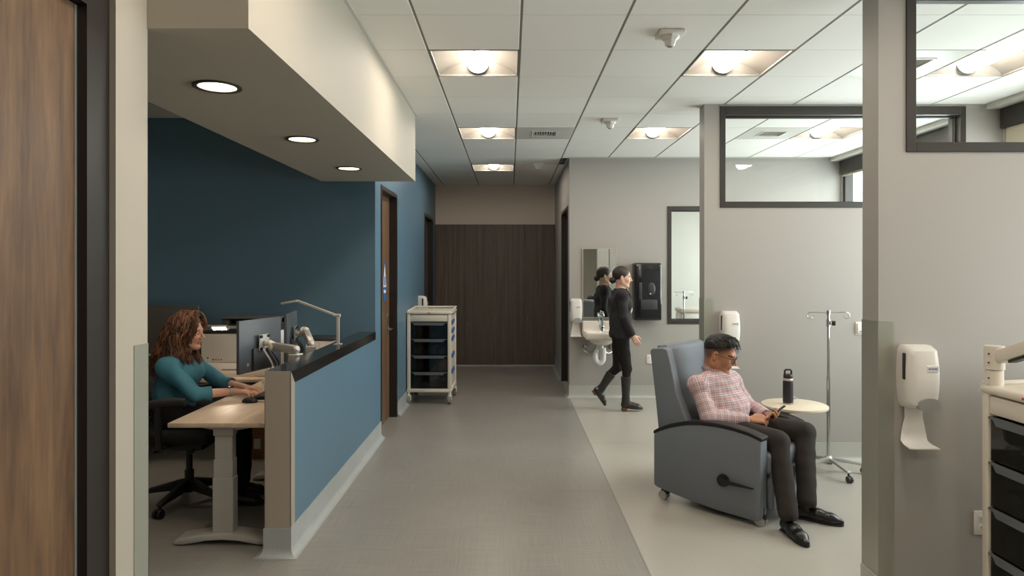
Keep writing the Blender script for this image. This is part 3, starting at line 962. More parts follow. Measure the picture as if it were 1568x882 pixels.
# ================================================================== SIGNED-DISTANCE SURFACES (for bodies and other soft shapes)
def V3(p): return np.array(p, dtype=np.float32)
def unit(v):
    v = np.array(v, dtype=np.float64); return v / np.linalg.norm(v)
class SDF:
    def __init__(self, lo, hi, h):
        self.lo = V3(lo); self.h = h
        self.n = tuple(int(math.ceil((b - a) / h)) + 1 for a, b in zip(lo, hi))
        self.F = np.full(self.n, 0.5, dtype=np.float32)
    def block(self, lo, hi):
        i0 = np.maximum(0, np.floor((np.array(lo) - self.lo) / self.h).astype(int))
        i1 = np.minimum(self.n, np.ceil((np.array(hi) - self.lo) / self.h).astype(int) + 1)
        if np.any(i1 <= i0): return None
        sl = tuple(slice(a, b) for a, b in zip(i0, i1))
        ax = [self.lo[k] + self.h * np.arange(i0[k], i1[k], dtype=np.float32) for k in range(3)]
        return sl, np.meshgrid(*ax, indexing='ij', sparse=True)
    def comb(self, sl, d, k, mode):
        a = self.F[sl]
        if mode == 'add':
            if k > 0:
                hh = np.maximum(k - np.abs(a - d), 0) / k
                self.F[sl] = np.minimum(a, d) - hh * hh * k * .25
            else: self.F[sl] = np.minimum(a, d)
        else:
            d = -d
            if k > 0:
                hh = np.maximum(k - np.abs(a - d), 0) / k
                self.F[sl] = np.maximum(a, d) + hh * hh * k * .25
            else: self.F[sl] = np.maximum(a, d)
    def cone(self, a, b, ra, rb, k=.02, sq=None, mode='add'):
        """tapered capsule; sq = (direction, factor) widens it along a direction"""
        a = V3(a); b = V3(b); m = max(ra, rb) * (max(1, sq[1]) if sq else 1) + k + 3 * self.h
        B = self.block(np.minimum(a, b) - m, np.maximum(a, b) + m)
        if B is None: return self
        sl, (X, Y, Z) = B
        ab = b - a; L2 = float(ab @ ab) + 1e-12
        px, py, pz = X - a[0], Y - a[1], Z - a[2]
        t = np.clip((px * ab[0] + py * ab[1] + pz * ab[2]) / L2, 0, 1)
        qx, qy, qz = px - t * ab[0], py - t * ab[1], pz - t * ab[2]
        if sq:
            n = unit(sq[0]).astype(np.float32); s = 1 / sq[1] - 1
            dd = (qx * n[0] + qy * n[1] + qz * n[2]) * s
            qx, qy, qz = qx + dd * n[0], qy + dd * n[1], qz + dd * n[2]
        d = np.sqrt(qx * qx + qy * qy + qz * qz) - (ra + t * (rb - ra))
        self.comb(sl, d, k, mode); return self
    def ell(self, c, r, Rm=None, k=.02, mode='add'):
        c = V3(c); r = np.array(r, dtype=np.float32); m = float(r.max()) + k + 3 * self.h
        B = self.block(c - m, c + m)
        if B is None: return self
        sl, (X, Y, Z) = B
        px, py, pz = X - c[0], Y - c[1], Z - c[2]
        if Rm is not None:
            Q = np.array(Rm, dtype=np.float32)      # columns are the ellipsoid axes
            px, py, pz = (px * Q[0, j] + py * Q[1, j] + pz * Q[2, j] for j in range(3))
        k0 = np.sqrt((px / r[0]) ** 2 + (py / r[1]) ** 2 + (pz / r[2]) ** 2)
        k1 = np.sqrt((px / r[0] ** 2) ** 2 + (py / r[1] ** 2) ** 2 + (pz / r[2] ** 2) ** 2) + 1e-6
        d = k0 * (k0 - 1) / k1
        self.comb(sl, d, k, mode); return self
    def box(self, c, hs, Rm=None, r=.01, k=.01, mode='add'):
        c = V3(c); hs = np.array(hs, dtype=np.float32); m = float(np.linalg.norm(hs)) + k + 3 * self.h
        B = self.block(c - m, c + m)
        if B is None: return self
        sl, (X, Y, Z) = B
        px, py, pz = X - c[0], Y - c[1], Z - c[2]
        if Rm is not None:
            Q = np.array(Rm, dtype=np.float32)
            px, py, pz = (px * Q[0, j] + py * Q[1, j] + pz * Q[2, j] for j in range(3))
        qx, qy, qz = np.abs(px) - hs[0] + r, np.abs(py) - hs[1] + r, np.abs(pz) - hs[2] + r
        d = np.sqrt(np.maximum(qx, 0) ** 2 + np.maximum(qy, 0) ** 2 + np.maximum(qz, 0) ** 2) + np.minimum(np.maximum(qx, np.maximum(qy, qz)), 0) - r
        self.comb(sl, d, k, mode); return self
    def cut(self, p, n, rad, k=0.0):
        """cut away what lies beyond the plane (p, n), within a ball"""
        p = V3(p); n = unit(n).astype(np.float32)
        B = self.block(p - rad, p + rad)
        if B is None: return self
        sl, (X, Y, Z) = B
        px, py, pz = X - p[0], Y - p[1], Z - p[2]
        d = px * n[0] + py * n[1] + pz * n[2]
        ins = (px * px + py * py + pz * pz) < rad * rad
        a = self.F[sl]
        self.F[sl] = np.where(ins, np.maximum(a, d), a); return self
    def warp(self, fn, band=.03):
        """add a small displacement fn(X,Y,Z) near the surface"""
        idx = np.argwhere(np.abs(self.F) < band)
        P = self.lo + self.h * idx.astype(np.float32)
        self.F[idx[:, 0], idx[:, 1], idx[:, 2]] += fn(P[:, 0], P[:, 1], P[:, 2]).astype(np.float32); return self
    def mesh(self):
        F = self.F; S = F < 0; h = self.h
        c = np.zeros(tuple(q - 1 for q in self.n), dtype=np.uint8)
        for i in (0, 1):
            for j in (0, 1):
                for k in (0, 1):
                    c += S[i:self.n[0] - 1 + i, j:self.n[1] - 1 + j, k:self.n[2] - 1 + k]
        act = (c > 0) & (c < 8)
        ijk = np.argwhere(act); N = len(ijk)
        idx = np.full(c.shape, -1, dtype=np.int32); idx[act] = np.arange(N)
        cs = [(i, j, k) for i in (0, 1) for j in (0, 1) for k in (0, 1)]
        vals = [F[ijk[:, 0] + i, ijk[:, 1] + j, ijk[:, 2] + k] for i, j, k in cs]
        acc = np.zeros((N, 3), dtype=np.float64); cnt = np.zeros(N)
        for a in range(8):
            for b in range(a + 1, 8):
                df = np.abs(np.array(cs[a]) - np.array(cs[b]))
                if df.sum() != 1: continue
                va, vb = vals[a], vals[b]; x = (va < 0) != (vb < 0)
                t = np.where(x, va / np.where(x, va - vb, 1), 0)
                p = np.array(cs[a]) + t[:, None] * (np.array(cs[b]) - np.array(cs[a]))
                acc += np.where(x[:, None], p, 0); cnt += x
        Vt = self.lo + h * (ijk + acc / cnt[:, None])
        quads = []
        for ax in range(3):
            s0 = [slice(None)] * 3; s1 = [slice(None)] * 3
            s0[ax] = slice(0, -1); s1[ax] = slice(1, None)
            E = np.argwhere(S[tuple(s0)] != S[tuple(s1)])
            o = [q for q in range(3) if q != ax]
            E = E[(E[:, o[0]] > 0) & (E[:, o[1]] > 0) & (E[:, o[0]] < self.n[o[0]] - 1) & (E[:, o[1]] < self.n[o[1]] - 1)]
            ins = S[E[:, 0], E[:, 1], E[:, 2]]
            def cell(da, db):
                q = E.copy(); q[:, o[0]] += da; q[:, o[1]] += db
                return idx[q[:, 0], q[:, 1], q[:, 2]]
            qd = np.stack([cell(-1, -1), cell(0, -1), cell(0, 0), cell(-1, 0)], 1)
            if ax == 1: ins = ~ins
            qd[~ins] = qd[~ins][:, ::-1]
            quads.append(qd)
        return Vt, np.concatenate(quads)
    def build(self, name, m, parent=None, smooth=1, colors=None, attr=None):
        Vt, Q = self.mesh()
        for _ in range(smooth):
            A = np.zeros_like(Vt); n = np.zeros(len(Vt))
            for a, b in ((0, 1), (1, 2), (2, 3), (3, 0)):
                np.add.at(A, Q[:, a], Vt[Q[:, b]]); np.add.at(n, Q[:, a], 1)
                np.add.at(A, Q[:, b], Vt[Q[:, a]]); np.add.at(n, Q[:, b], 1)
            Vt = .5 * Vt + .5 * A / np.maximum(n, 1)[:, None]
        me = bpy.data.meshes.new(name)
        me.vertices.add(len(Vt)); me.vertices.foreach_set('co', Vt.astype(np.float32).ravel())
        me.loops.add(len(Q) * 4); me.loops.foreach_set('vertex_index', Q.astype(np.int32).ravel())
        me.polygons.add(len(Q)); me.polygons.foreach_set('loop_start', np.arange(0, len(Q) * 4, 4, dtype=np.int32))
        me.update(calc_edges=True); me.validate()
        if colors is not None:
            C = np.ones((len(Vt), 4), dtype=np.float32); C[:, :3] = colors(Vt)
            ca = me.color_attributes.new('tint', 'FLOAT_COLOR', 'POINT'); ca.data.foreach_set('color', C.ravel())
        if attr is not None:
            nm, fn = attr
            at = me.attributes.new(nm, 'FLOAT_VECTOR', 'POINT'); at.data.foreach_set('vector', fn(Vt).astype(np.float32).ravel())
        me.shade_smooth()
        o = bpy.data.objects.new(name, me); COL.objects.link(o)
        me.materials.append(MATS[m] if isinstance(m, str) else m)
        if parent is not None: o.parent = parent
        return o
# ---- wall-hung sink
sk = thing('sink', 'white wall-hung wash basin with chrome faucet under the mirror', 'sink', (1.176, YS, 0))
g = SDF((-.30, -.47, .66), (.30, .02, 1.06), .006)
g.box((0, -.215, .845), (.233, .205, .045), r=.03, k=0)
g.box((0, -.035, .93), (.233, .03, .085), r=.018, k=.02)
g.ell((0, -.20, .80), (.17, .15, .09), k=.03)
g.ell((0, -.235, .905), (.195, .145, .105), k=.02, mode='sub')
g.box((0, .06, .85), (.4, .06, .3), r=.001, k=0, mode='sub')
g.build('basin', 'porcelain', sk)
t = MB(); x = .03
t.cyl((x, -.075, .888), (x, -.075, .955), .024, .018)
t.tube(spl([(x, -.075, .95), (x, -.075, 1.08), (x, -.085, 1.115), (x, -.115, 1.135), (x, -.145, 1.115), (x, -.15, 1.085)]), .011, 10)
fc = t.build('faucet', 'chrome', sk)
MB().tube(spl([(x - .03, -.06, .90), (x - .045, -.06, 1.07), (x - .045, -.075, 1.11), (x - .045, -.10, 1.10), (x - .045, -.105, 1.06)]), .009, 8).build('swan_neck', 'chrome', fc)
MB().cyl((x, -.098, .93), (x, -.106, .93), .012).build('sensor_eye', 'black_gloss', fc)
t = MB(); t.cyl((0, -.20, .66), (0, -.20, .73), .022)
t.tube(spl([(0.02, -.20, .68), (.02, -.20, .56), (.012, -.20, .515), (-.03, -.20, .485), (-.07, -.20, .515), (-.08, -.20, .56), (-.075, -.17, .60), (-.06, -.08, .615), (-.06, -.005, .615)]), .036, 16)
t.build('drain_trap', 'trap_white', sk)
for s in (-1, 1):
    vx = s * .17 - .02
    v = MB(); v.cyl((vx, -.004, .68), (vx, -.016, .68), .034).cyl((vx, -.01, .68), (vx, -.07, .68), .012).ell((vx, -.075, .68), .022, .012, .016)
    v.tube(spl([(vx, -.05, .685), (vx + s * .02, -.06, .63), (vx - s * .06, -.10, .60), (vx - s * .12, -.11, .68), (vx - s * .13, -.10, .76)]), .006, 8)
    v.build('stop_valve', 'chrome', sk)

def rprism(mb, poly, axis, a, b, r, seg=2, ang=25):
    q = MB().prism(poly, axis, a, b)
    bm = bmesh.new(); vv = [bm.verts.new(p) for p in q.v]
    for f in q.f: bm.faces.new([vv[i] for i in f])
    bmesh.ops.recalc_face_normals(bm, faces=bm.faces)
    bm.edges.ensure_lookup_table()
    ed = [e for e in bm.edges if len(e.link_faces) == 2 and e.calc_face_angle(0) > R(ang)]
    bmesh.ops.bevel(bm, geom=ed, offset=r, segments=seg, profile=.5, affect='EDGES', clamp_overlap=True)
    bm.verts.index_update()
    mb.add([p.co.copy() for p in bm.verts], [tuple(w.index for w in f.verts) for f in bm.faces]); bm.free()
    return mb

# ================================================================== RECLINER
RC = (1.314, 5.178, 0); RA = R(-44.6)
rc = thing('recliner', 'slate grey vinyl medical recliner holding the seated man', 'recliner', RC, RA)
side = [(0, .105), (.03, .09), (.25, .060), (.50, .040), (.775, .034), (.81, .05), (.815, .570), (.74, .592), (.62, .610), (.50, .617), (.38, .610), (.26, .590), (.14, .553), (.05, .512), (0, .482)]
topc = [(0, .482), (.05, .512), (.14, .553), (.26, .590), (.38, .610), (.50, .617), (.62, .610), (.74, .592), (.820, .568)]
for s in (-1, 1):
    a, b = sorted((s * .365, s * .262))
    p = rprism(MB(), side, 'y', a, b, .014).build('arm_panel', 'vinyl', rc)
    cap = [(x, z - .004) for x, z in topc] + [(x, z + .022) for i, (x, z) in enumerate(reversed(topc))]
    rprism(MB(), cap, 'y', a - .002, b + .002, .007, ang=40).build('arm_cap', 'black_plastic', rc)
MB().rbox(.20, .845, -.258, .258, .315, .47, .045, 4).build('seat_cushion', 'vinyl', rc)
MB().rbox(.10, .815, -.255, .255, .10, .318, .02, 2).build('seat_base', 'charcoal', rc)
MB().rbox(.795, .855, -.255, .255, .085, .305, .025, 3).build('footrest', 'vinyl', rc)
wing = [(.035, .40), (.00, .70), (-.05, 1.085), (-.035, 1.105), (.06, 1.118), (.095, 1.105), (.125, 1.0), (.17, .80), (.255, .62), (.33, .47), (.33, .40)]
for s in (-1, 1):
    a, b = sorted((s * .335, s * .255))
    rprism(MB(), wing, 'y', a, b, .022, 3, 30).build('back_wing', 'vinyl', rc)
bk = [(.04, .40), (.00, .70), (-.05, 1.09), (-.03, 1.125), (.05, 1.132), (.075, 1.11), (.085, 1.0), (.085, .90), (.13, .72), (.20, .58), (.24, .42)]
rprism(MB(), bk, 'y', -.262, .262, .02, 3, 30).build('back_cushion', 'vinyl', rc)
lv = MB(); lv.cyl((.553, -.365, .26), (.553, -.385, .26), .043, .040, n=28)
l0_ = lv.build('lever_hub', 'black_plastic', rc)
rprism(MB(), [(.545, .285), (.545, .24), (.60, .245), (.775, .252), (.780, .262), (.60, .272)], 'y', -.402, -.384, .005).build('lever', 'black_plastic', l0_)
for x, y in ((.07, -.31), (.80, -.31), (.07, .31), (.80, .31)):
    c = MB(); c.cyl((x, y, .06), (x, y, .12), .014).rbox(x - .03, x + .03, y - .018, y + .018, .045, .075, .008)
    cs = c.build('caster', 'black_plastic', rc)
    for k in (-1, 1):
        MB().cyl((x - .012, y + k * .012, .034), (x - .012, y + k * .026, .034), .033, n=20).build('wheel', 'silver', cs)
# swing tray on the far arm
TC = (.65, .60, .640)
t = MB(); t.lathe([(0, .012), (.235, .012), (.242, .008), (.243, 0), (.242, -.008), (.235, -.012), (0, -.012)], TC, n=48)
tr = t.build('tray_top', 'laminate_cream', rc, angle=50)
t = MB(); t.cyl((.62, .40, .628), (.62, .40, .45), .014).rbox(.58, .66, .36, .41, .40, .46, .008).rbox(.60, .70, .38, .62, .612, .628, .005)
t.build('tray_bracket', 'silver', rc)
t = MB(); t.rbox(.56, .58, .77, .80, .652, .675, .004).rbox(.535, .60, .783, .797, .660, .668, .003).rbox(.545, .555, .775, .805, .652, .678, .003); t.build('tray_latch', 'silver', rc)

def on_recliner(p):
    c, s = math.cos(RA), math.sin(RA)
    return (RC[0] + c * p[0] - s * p[1], RC[1] + s * p[0] + c * p[1], p[2])

# ---- bottle
bt = thing('water_bottle', 'matte black insulated bottle with loop cap on the round tray', 'bottle', on_recliner((.615, .565, .652)))
MB().lathe([(0, 0), (.034, 0), (.0375, .004), (.0375, .012)], n=28).build('base_ring', 'steel', bt, angle=50)
MB().lathe([(.0372, .012), (.0378, .02), (.0378, .165), (.036, .182)], n=28).build('body', 'bottle_black', bt, angle=50)
MB().lathe([(.036, .182), (.0365, .186), (.0365, .198), (.0345, .20), (0, .2005)], n=28).build('neck_ring', 'steel', bt, angle=50)
MB().lathe([(.0335, .2005), (.0345, .204), (.0345, .226), (.03, .232), (0, .232)], n=28).build('cap', 'black_plastic', bt, angle=50)
MB().tube([(-.026, 0, .228), (-.026, 0, .255), (-.018, 0, .266), (.018, 0, .266), (.026, 0, .255), (.026, 0, .228)], .0075, 8).build('loop', 'black_plastic', bt)

# ================================================================== IV POLES
def iv_pole(loc, label, rz=0.0, zt=1.345):
    t = thing('iv_pole', label, 'IV pole', loc, rz, 'wheeled IV poles')
    MB().cyl((0, 0, .11), (0, 0, .80), .0145, n=20).build('lower_tube', 'chrome', t)
    MB().cyl((0, 0, .78), (0, 0, zt - .02), .011, n=20).build('upper_tube', 'chrome', t)
    MB().lathe([(0, .085), (.03, .085), (.042, .10), (.036, .125), (.02, .14), (0, .14)], n=24).build('hub', 'silver', t)
    for k in range(5):
        a = 2 * PI * k / 5 + R(-82)
        c, s = math.cos(a), math.sin(a)
        m = Matrix(((c, -s, 0, 0), (s, c, 0, 0), (0, 0, 1, 0), (0, 0, 0, 1)))
        l = MB(m); rprism(l, [(.02, .095), (.02, .128), (.10, .122), (.27, .090), (.275, .075), (.25, .072), (.10, .096)], 'y', -.016, .016, .004)
        lg = l.build('leg', 'silver', t)
        w = MB(m); w.cyl((.262, 0, .072), (.262, 0, .055), .008)
        w.cyl((.275, -.018, .0265), (.275, -.004, .0265), .026, n=18).cyl((.275, .004, .0265), (.275, .018, .0265), .026, n=18).rbox(.255, .285, -.005, .005, .025, .06, .003, 1)
        w.build('caster', 'charcoal', lg)
    k = MB(); k.cyl((0, 0, zt - .13), (0, 0, zt - .07), .018).cyl((0, 0, zt - .10), (.03, -.02, zt - .10), .006)
    cl = k.build('clamp', 'chrome', t)
    MB().cyl((.022, -.016, zt - .10), (.045, -.03, zt - .10), .020, n=10).build('knob', 'black_plastic', cl)
    MB().cyl((0, 0, zt - .03), (0, 0, zt + .005), .017, n=16).build('head', 'chrome', t)
    for s in (-1, 1):
        pts = [(0, 0, zt - .015), (s * .145, 0, zt - .01), (s * .150, 0, zt - .012)]
        pts += [(s * (.150 + .026 * math.sin(R(q))), 0, zt - .038 + .026 * math.cos(R(q))) for q in range(20, 300, 28)]
        MB().tube(pts, .0045, 8).build('hook', 'chrome', t)
    return t
iv_pole((2.652, 5.55, 0), 'chrome IV pole with two hooks and five-legged base by the round tray')
iv_pole((2.70, 10.35, 0), 'IV pole seen small through the tall window in the sink wall', R(20))
bb = thing('white_cabinet', 'small white medical cabinet seen through the tall sink wall window', 'cabinet', (2.95, 11.0, 0))
MB().rbox(-.17, .17, -.2, .2, .08, .98, .03, 3).build('body', 'white_plastic', bb)
MB().rbox(-.18, .18, -.21, .21, .98, 1.05, .02, 3).build('top', 'off_white', bb)
for z in (.15, .42, .69):
    MB().rbox(-.15, .15, -.215, -.2, z, z + .24, .008, 2).build('drawer', 'white_plastic', bb)
for x in (-.13, .13):
    for y in (-.15, .15):
        MB().cyl((x - .015, y, .04), (x + .015, y, .04), .04).build('caster', 'grey_plastic', bb)

# ================================================================== DESK
DZ = .757
dk = thing('desk', 'pale wood height-adjustable desk along the blue half wall', 'desk', (-1.77, 4.8, 0))
ox, oy = -1.77, 4.8
rprism(MB(), [(-2.09 - ox, 4.06 - oy), (-1.455 - ox, 4.06 - oy), (-1.455 - ox, 5.672 - oy), (-2.09 - ox, 5.672 - oy)], 'z', DZ - .030, DZ, .006).build('top', 'ash', dk)
for y in (4.15, 5.40):
    s = MB(); s.rbox(-1.835 - ox, -1.712 - ox, y - .035 - oy, y + .035 - oy, .665, DZ - .0305, .003, 1)
    lg = s.build('leg', 'silver_paint', dk)
    MB().rbox(-1.828 - ox, -1.719 - ox, y - .030 - oy, y + .032 - oy, .50, .665, .004, 1).rbox(-1.834 - ox, -1.714 - ox, y - .034 - oy, y + .034 - oy, .30, .52, .004, 1).rbox(-1.838 - ox, -1.710 - ox, y - .038 - oy, y + .038 - oy, .055, .405, .004, 1).build('leg_column', 'silver_paint', lg)
    f = MB(); rprism(f, [(-2.06 - ox, .008), (-2.06 - ox, .030), (-2.035 - ox, .042), (-1.86 - ox, .066), (-1.77 - ox, .070), (-1.69 - ox, .066), (-1.52 - ox, .042), (-1.495 - ox, .030), (-1.495 - ox, .008), (-1.55 - ox, .008), (-1.67 - ox, .030), (-1.77 - ox, .036), (-1.87 - ox, .030), (-2.0 - ox, .008)], 'y', y - .075 - oy, y + .075 - oy, .008)
    ft = f.build('foot', 'silver_paint', dk)
    MB().cyl((-2.03 - ox, y - oy, 0), (-2.03 - ox, y - oy, .009), .02).cyl((-1.525 - ox, y - oy, 0), (-1.525 - ox, y - oy, .009), .02).build('glide', 'rubber', ft)
    b = MB(); b.prism([(-2.00 - ox, DZ - .0305), (-1.835 - ox, DZ - .0305), (-1.835 - ox, DZ - .062), (-1.86 - ox, DZ - .058)], 'y', y - .01 - oy, y + .01 - oy)
    b.prism([(-1.712 - ox, DZ - .0305), (-1.52 - ox, DZ - .0305), (-1.69 - ox, DZ - .062), (-1.712 - ox, DZ - .062)], 'y', y - .01 - oy, y + .01 - oy)
    b.build('bracket', 'silver_paint', dk, smooth=False)
MB().box(-1.80 - ox, -1.74 - ox, 4.19 - oy, 5.36 - oy, .68, .72).build('crossbar', 'silver_paint', dk, smooth=False)
rd = thing('return_desk', 'pale wood return desk under the printer along the dark blue wall', 'desk', (-2.5, 6.05, 0))
MB().rbox(-1.15, 1.045, -.374, .34, DZ - .030, DZ, .005, 2).build('top', 'ash', rd)
for x in (-1.1, .1, .95):
    MB().box(x - .012, x + .012, -.25, .33, 0.01, DZ - .031).build('side_panel', 'off_white', rd, smooth=False)

# cardboard box below
cb = thing('cardboard_box', 'brown cardboard box with white label under the return desk', 'box', (-2.10, 6.15, 0))
MB().box(-.24, .24, -.17, .17, .0, .27).build('carton', 'cardboard', cb, smooth=False)
MB().box(-.24, .24, -.171, .171, .2705, .273).build('flap', 'cardboard', cb, smooth=False)
MB().box(-.20, -.14, -.1716, -.1702, .08, .17).build('label_sticker', 'white_plastic', cb, smooth=False)

# privacy screen
ps = thing('privacy_screen', 'dark grey fabric privacy screen on the return desk behind the woman', 'screen', (-3.2, 6.25, DZ))
MB().rbox(-.45, .28, -.018, .018, .012, .60, .008, 2).build('panel', 'felt', ps)
for x in (-.35, .2):
    MB().rbox(x - .03, x + .03, -.04, .04, 0, .014, .003, 1).build('foot', 'silver_paint', ps)

# ---- printer
pr = thing('printer', 'large off-white office printer with dark top on the return desk', 'printer', (-2.40, 6.07, DZ))
MB().rbox(-.295, .295, -.265, .26, .0, .375, .012, 2).build('body', 'printer_white', pr)
MB().rbox(-.200, .200, -.272, -.262, .125, .365, .006, 2).build('front_door', 'printer_white', pr)
MB().rbox(-.27, .27, -.272, -.262, .020, .115, .006, 2).build('paper_tray', 'printer_white', pr)
MB().rbox(-.11, .11, -.2745, -.270, .055, .068, .002, 1).build('tray_grip', 'grey_plastic', pr)
MB().rbox(-.297, .297, -.268, .26, .376, .430, .008, 2).build('control_band', 'charcoal', pr)
MB().box(.04, .17, -.2735, -.2718, .300, .313).build('name_strip', 'black_print', pr, smooth=False)
MB().box(.075, .145, -.2735, -.2718, .325, .330).build('name_print', 'grey_print', pr, smooth=False)
MB().box(-.241, -.228, -.2662, -.2648, .155, .170).build('blue_mark', 'blue_print', pr, smooth=False)
for i, m_ in enumerate(('black_print', 'grey_print', 'grey_print', 'red_mark')):
    MB().cyl((-.185 + .024 * i, -.2725, .15), (-.185 + .024 * i, -.2717, .15), .0065, n=12).build('ink_dot', m_, pr)
u = MB(); u.rbox(-.17, .28, -.10, .25, .430, .440, .004, 1)
u.rbox(-.175, -.125, -.12, .25, .440, .490, .006, 1).rbox(.235, .285, -.12, .25, .440, .490, .006, 1).rbox(-.175, .285, .10, .25, .44, .500, .006, 1).rbox(-.18, .29, -.14, .26, .490, .503, .005, 1)
u.build('scanner_unit', 'felt', pr)
MB().rbox(-.10, .20, -.05, .09, .442, .485, .01, 1).build('output_roller', 'black_plastic', pr)

# file unit at the alcove end
fu = thing('file_unit', 'low off-white file unit with dark lid behind the counter', 'organizer', (-1.735, 6.19, DZ))
MB().rbox(-.125, .115, -.13, .13, 0, .285, .006, 2).build('body', 'printer_white', fu)
MB().rbox(-.135, .135, -.14, .14, .286, .312, .010, 2).build('lid', 'charcoal', fu)
for x in (-.06, 0, .06):
    MB().box(x - .001, x + .001, -.1312, -.1295, .02, .27).build('seam', 'grey_print', fu, smooth=False)

# ---- monitors on arms
def monitor(pn, pf, zc, w, label, elbow, foot, cables):
    cx, cy = (pn[0] + pf[0]) / 2, (pn[1] + pf[1]) / 2
    a = math.atan2(pf[1] - pn[1], pf[0] - pn[0])        # local +x runs along the screen, local -y is the back
    t = thing('monitor', label, 'monitor', (cx, cy, DZ), a, 'arm-mounted monitors')
    z = zc - DZ; hw, hh = w / 2, .188
    MB().rbox(-hw, hw, -.012, .012, z - hh, z + hh, .004, 2).build('panel', 'monitor_back', t)
    MB().box(-hw + .006, hw - .006, .0122, .0135, z - hh + .012, z + hh - .006).build('display', 'black_gloss', t, smooth=False)
    MB().rbox(-hw * .45, hw * .55, -.034, -.0125, z - hh + .01, z - .02, .01, 2).build('rear_housing', 'charcoal', t)
    MB().cyl((-hw * .62, -.0125, z - .13), (-hw * .62, -.014, z - .13), .014, n=20).build('power_button', 'grey_plastic', t)
    MB().rbox(-.06, .06, -.042, -.034, z - .045, z + .075, .004, 1).build('vesa_plate', 'silver', t)
    for q in (-.045, .045):
        for zz in (-.03, .06):
            MB().cyl((q, -.042, z + zz), (q, -.052, z + zz), .012, n=12).build('knob', 'black_plastic', t)
    inv = (Matrix.Translation((cx, cy, DZ)) @ Matrix.Rotation(a, 4, 'Z')).inverted()
    e = inv @ Vector(elbow); fo = inv @ Vector(foot); s = Vector((0, -.045, z + .01))
    MB().tube([s, s + Vector((0, -.04, 0)), e + Vector((0, .01, .01)), e], [.018, .024, .030, .030], 12).ell(tuple(e), .034, .034, .036).build('arm_joint', 'off_white', t)
    l = MB(); d = fo - e
    M = Matrix.Translation(e) @ d.to_track_quat('X', 'Z').to_matrix().to_4x4()
    MB(M).rbox(0, d.length, -.026, .026, -.030, .030, .012, 2).build('arm_link', 'silver', t)
    k = MB(); k.cyl((fo.x, fo.y, 1.085 - DZ), (fo.x, fo.y, fo.z), .024, n=18).ell(tuple(fo), .032, .032, .032).rbox(fo.x - .04, fo.x + .04, fo.y - .04, fo.y + .04, 1.0 - DZ, 1.086 - DZ, .006, 1)
    k.build('arm_base', 'silver', t)
    for i, (off, mm) in enumerate(cables):
        pts = [(off, -.04, z - .03), (off + .015, -.075, z - .09), (off + .05, -.08, z - .14), (off + .09, -.06, z - .17), (off + .06, -.075, z - .22), (off + .14, -.11, .02)]
        MB().tube(spl(pts), .006, 8).build('cable', mm, t)
    return t
monitor((-1.90, 4.65), (-1.775, 5.13), 1.144, .50, 'large dark monitor back nearest the counter end, arm to the left of its cables', (-1.735, 4.87, 1.13), (-1.545, 4.80, 1.115),
        ((.02, 'black_plastic'), (-.02, 'white_plastic'), (.06, 'black_plastic')))
monitor((-1.745, 5.18), (-1.835, 5.70), 1.155, .53, 'second monitor seen nearly edge-on beside the silver desk lamp', (-1.66, 5.40, 1.19), (-1.585, 5.30, 1.10),
        ((.02, 'black_plastic'), (.07, 'black_plastic'), (-.03, 'charcoal')))
# ---- desk lamps
dl = thing('desk_lamp', 'thin silver LED lamp with bent arm standing on the black counter top', 'lamp', (-1.385, 5.36, 1.09))
MB().rbox(-.03, .03, -.03, .03, 0, .006, .002, 1).build('base', 'silver_paint', dl)
MB().rbox(-.013, .013, -.010, .010, .005, .235, .004, 2).build('post', 'silver_paint', dl)
MB().cyl((.02, -.001, .232), (-.035, .001, .232), .014, n=14).build('joint', 'silver_paint', dl)
M = Matrix.Translation((-.015, 0, .232)) @ Vector((-.315, 0, .118)).to_track_quat('X', 'Z').to_matrix().to_4x4()
MB(M).rbox(0, .337, -.011, .011, -.010, .010, .004, 2).build('arm', 'silver_paint', dl)
M = Matrix.Translation((-.325, 0, .350)) @ Vector((-.125, 0, -.022)).to_track_quat('X', 'Z').to_matrix().to_4x4()
MB(M).rbox(0, .13, -.030, .030, -.008, .008, .007, 2).build('head', 'silver_paint', dl)
MB(M).box(.015, .12, -.024, .024, -.0095, -.0082).build('diffuser', 'white_plastic', dl, smooth=False)
d2l = thing('desk_lamp', 'lit LED task lamp in front of the printer beside the woman', 'lamp', (-1.98, 5.52, DZ))
MB().lathe([(0, .018), (.07, .016), (.075, 0), (0, 0)], n=28).build('base', 'silver_paint', d2l)
MB().cyl((0, 0, .016), (0, 0, .455), .011, n=14).build('post', 'silver_paint', d2l)
MB().rbox(-.36, .015, -.011, .011, .445, .467, .004, 2).build('arm', 'silver_paint', d2l)
M = Matrix.Translation((-.355, 0, .452)) @ Matrix.Rotation(R(-38), 4, 'X')
MB(M).rbox(-.21, 0, -.030, .030, -.008, .010, .006, 2).build('head', 'silver_paint', d2l)
MB(M).box(-.125, -.016, -.020, .020, -.0105, -.0085).build('diffuser', 'led', d2l, smooth=False)

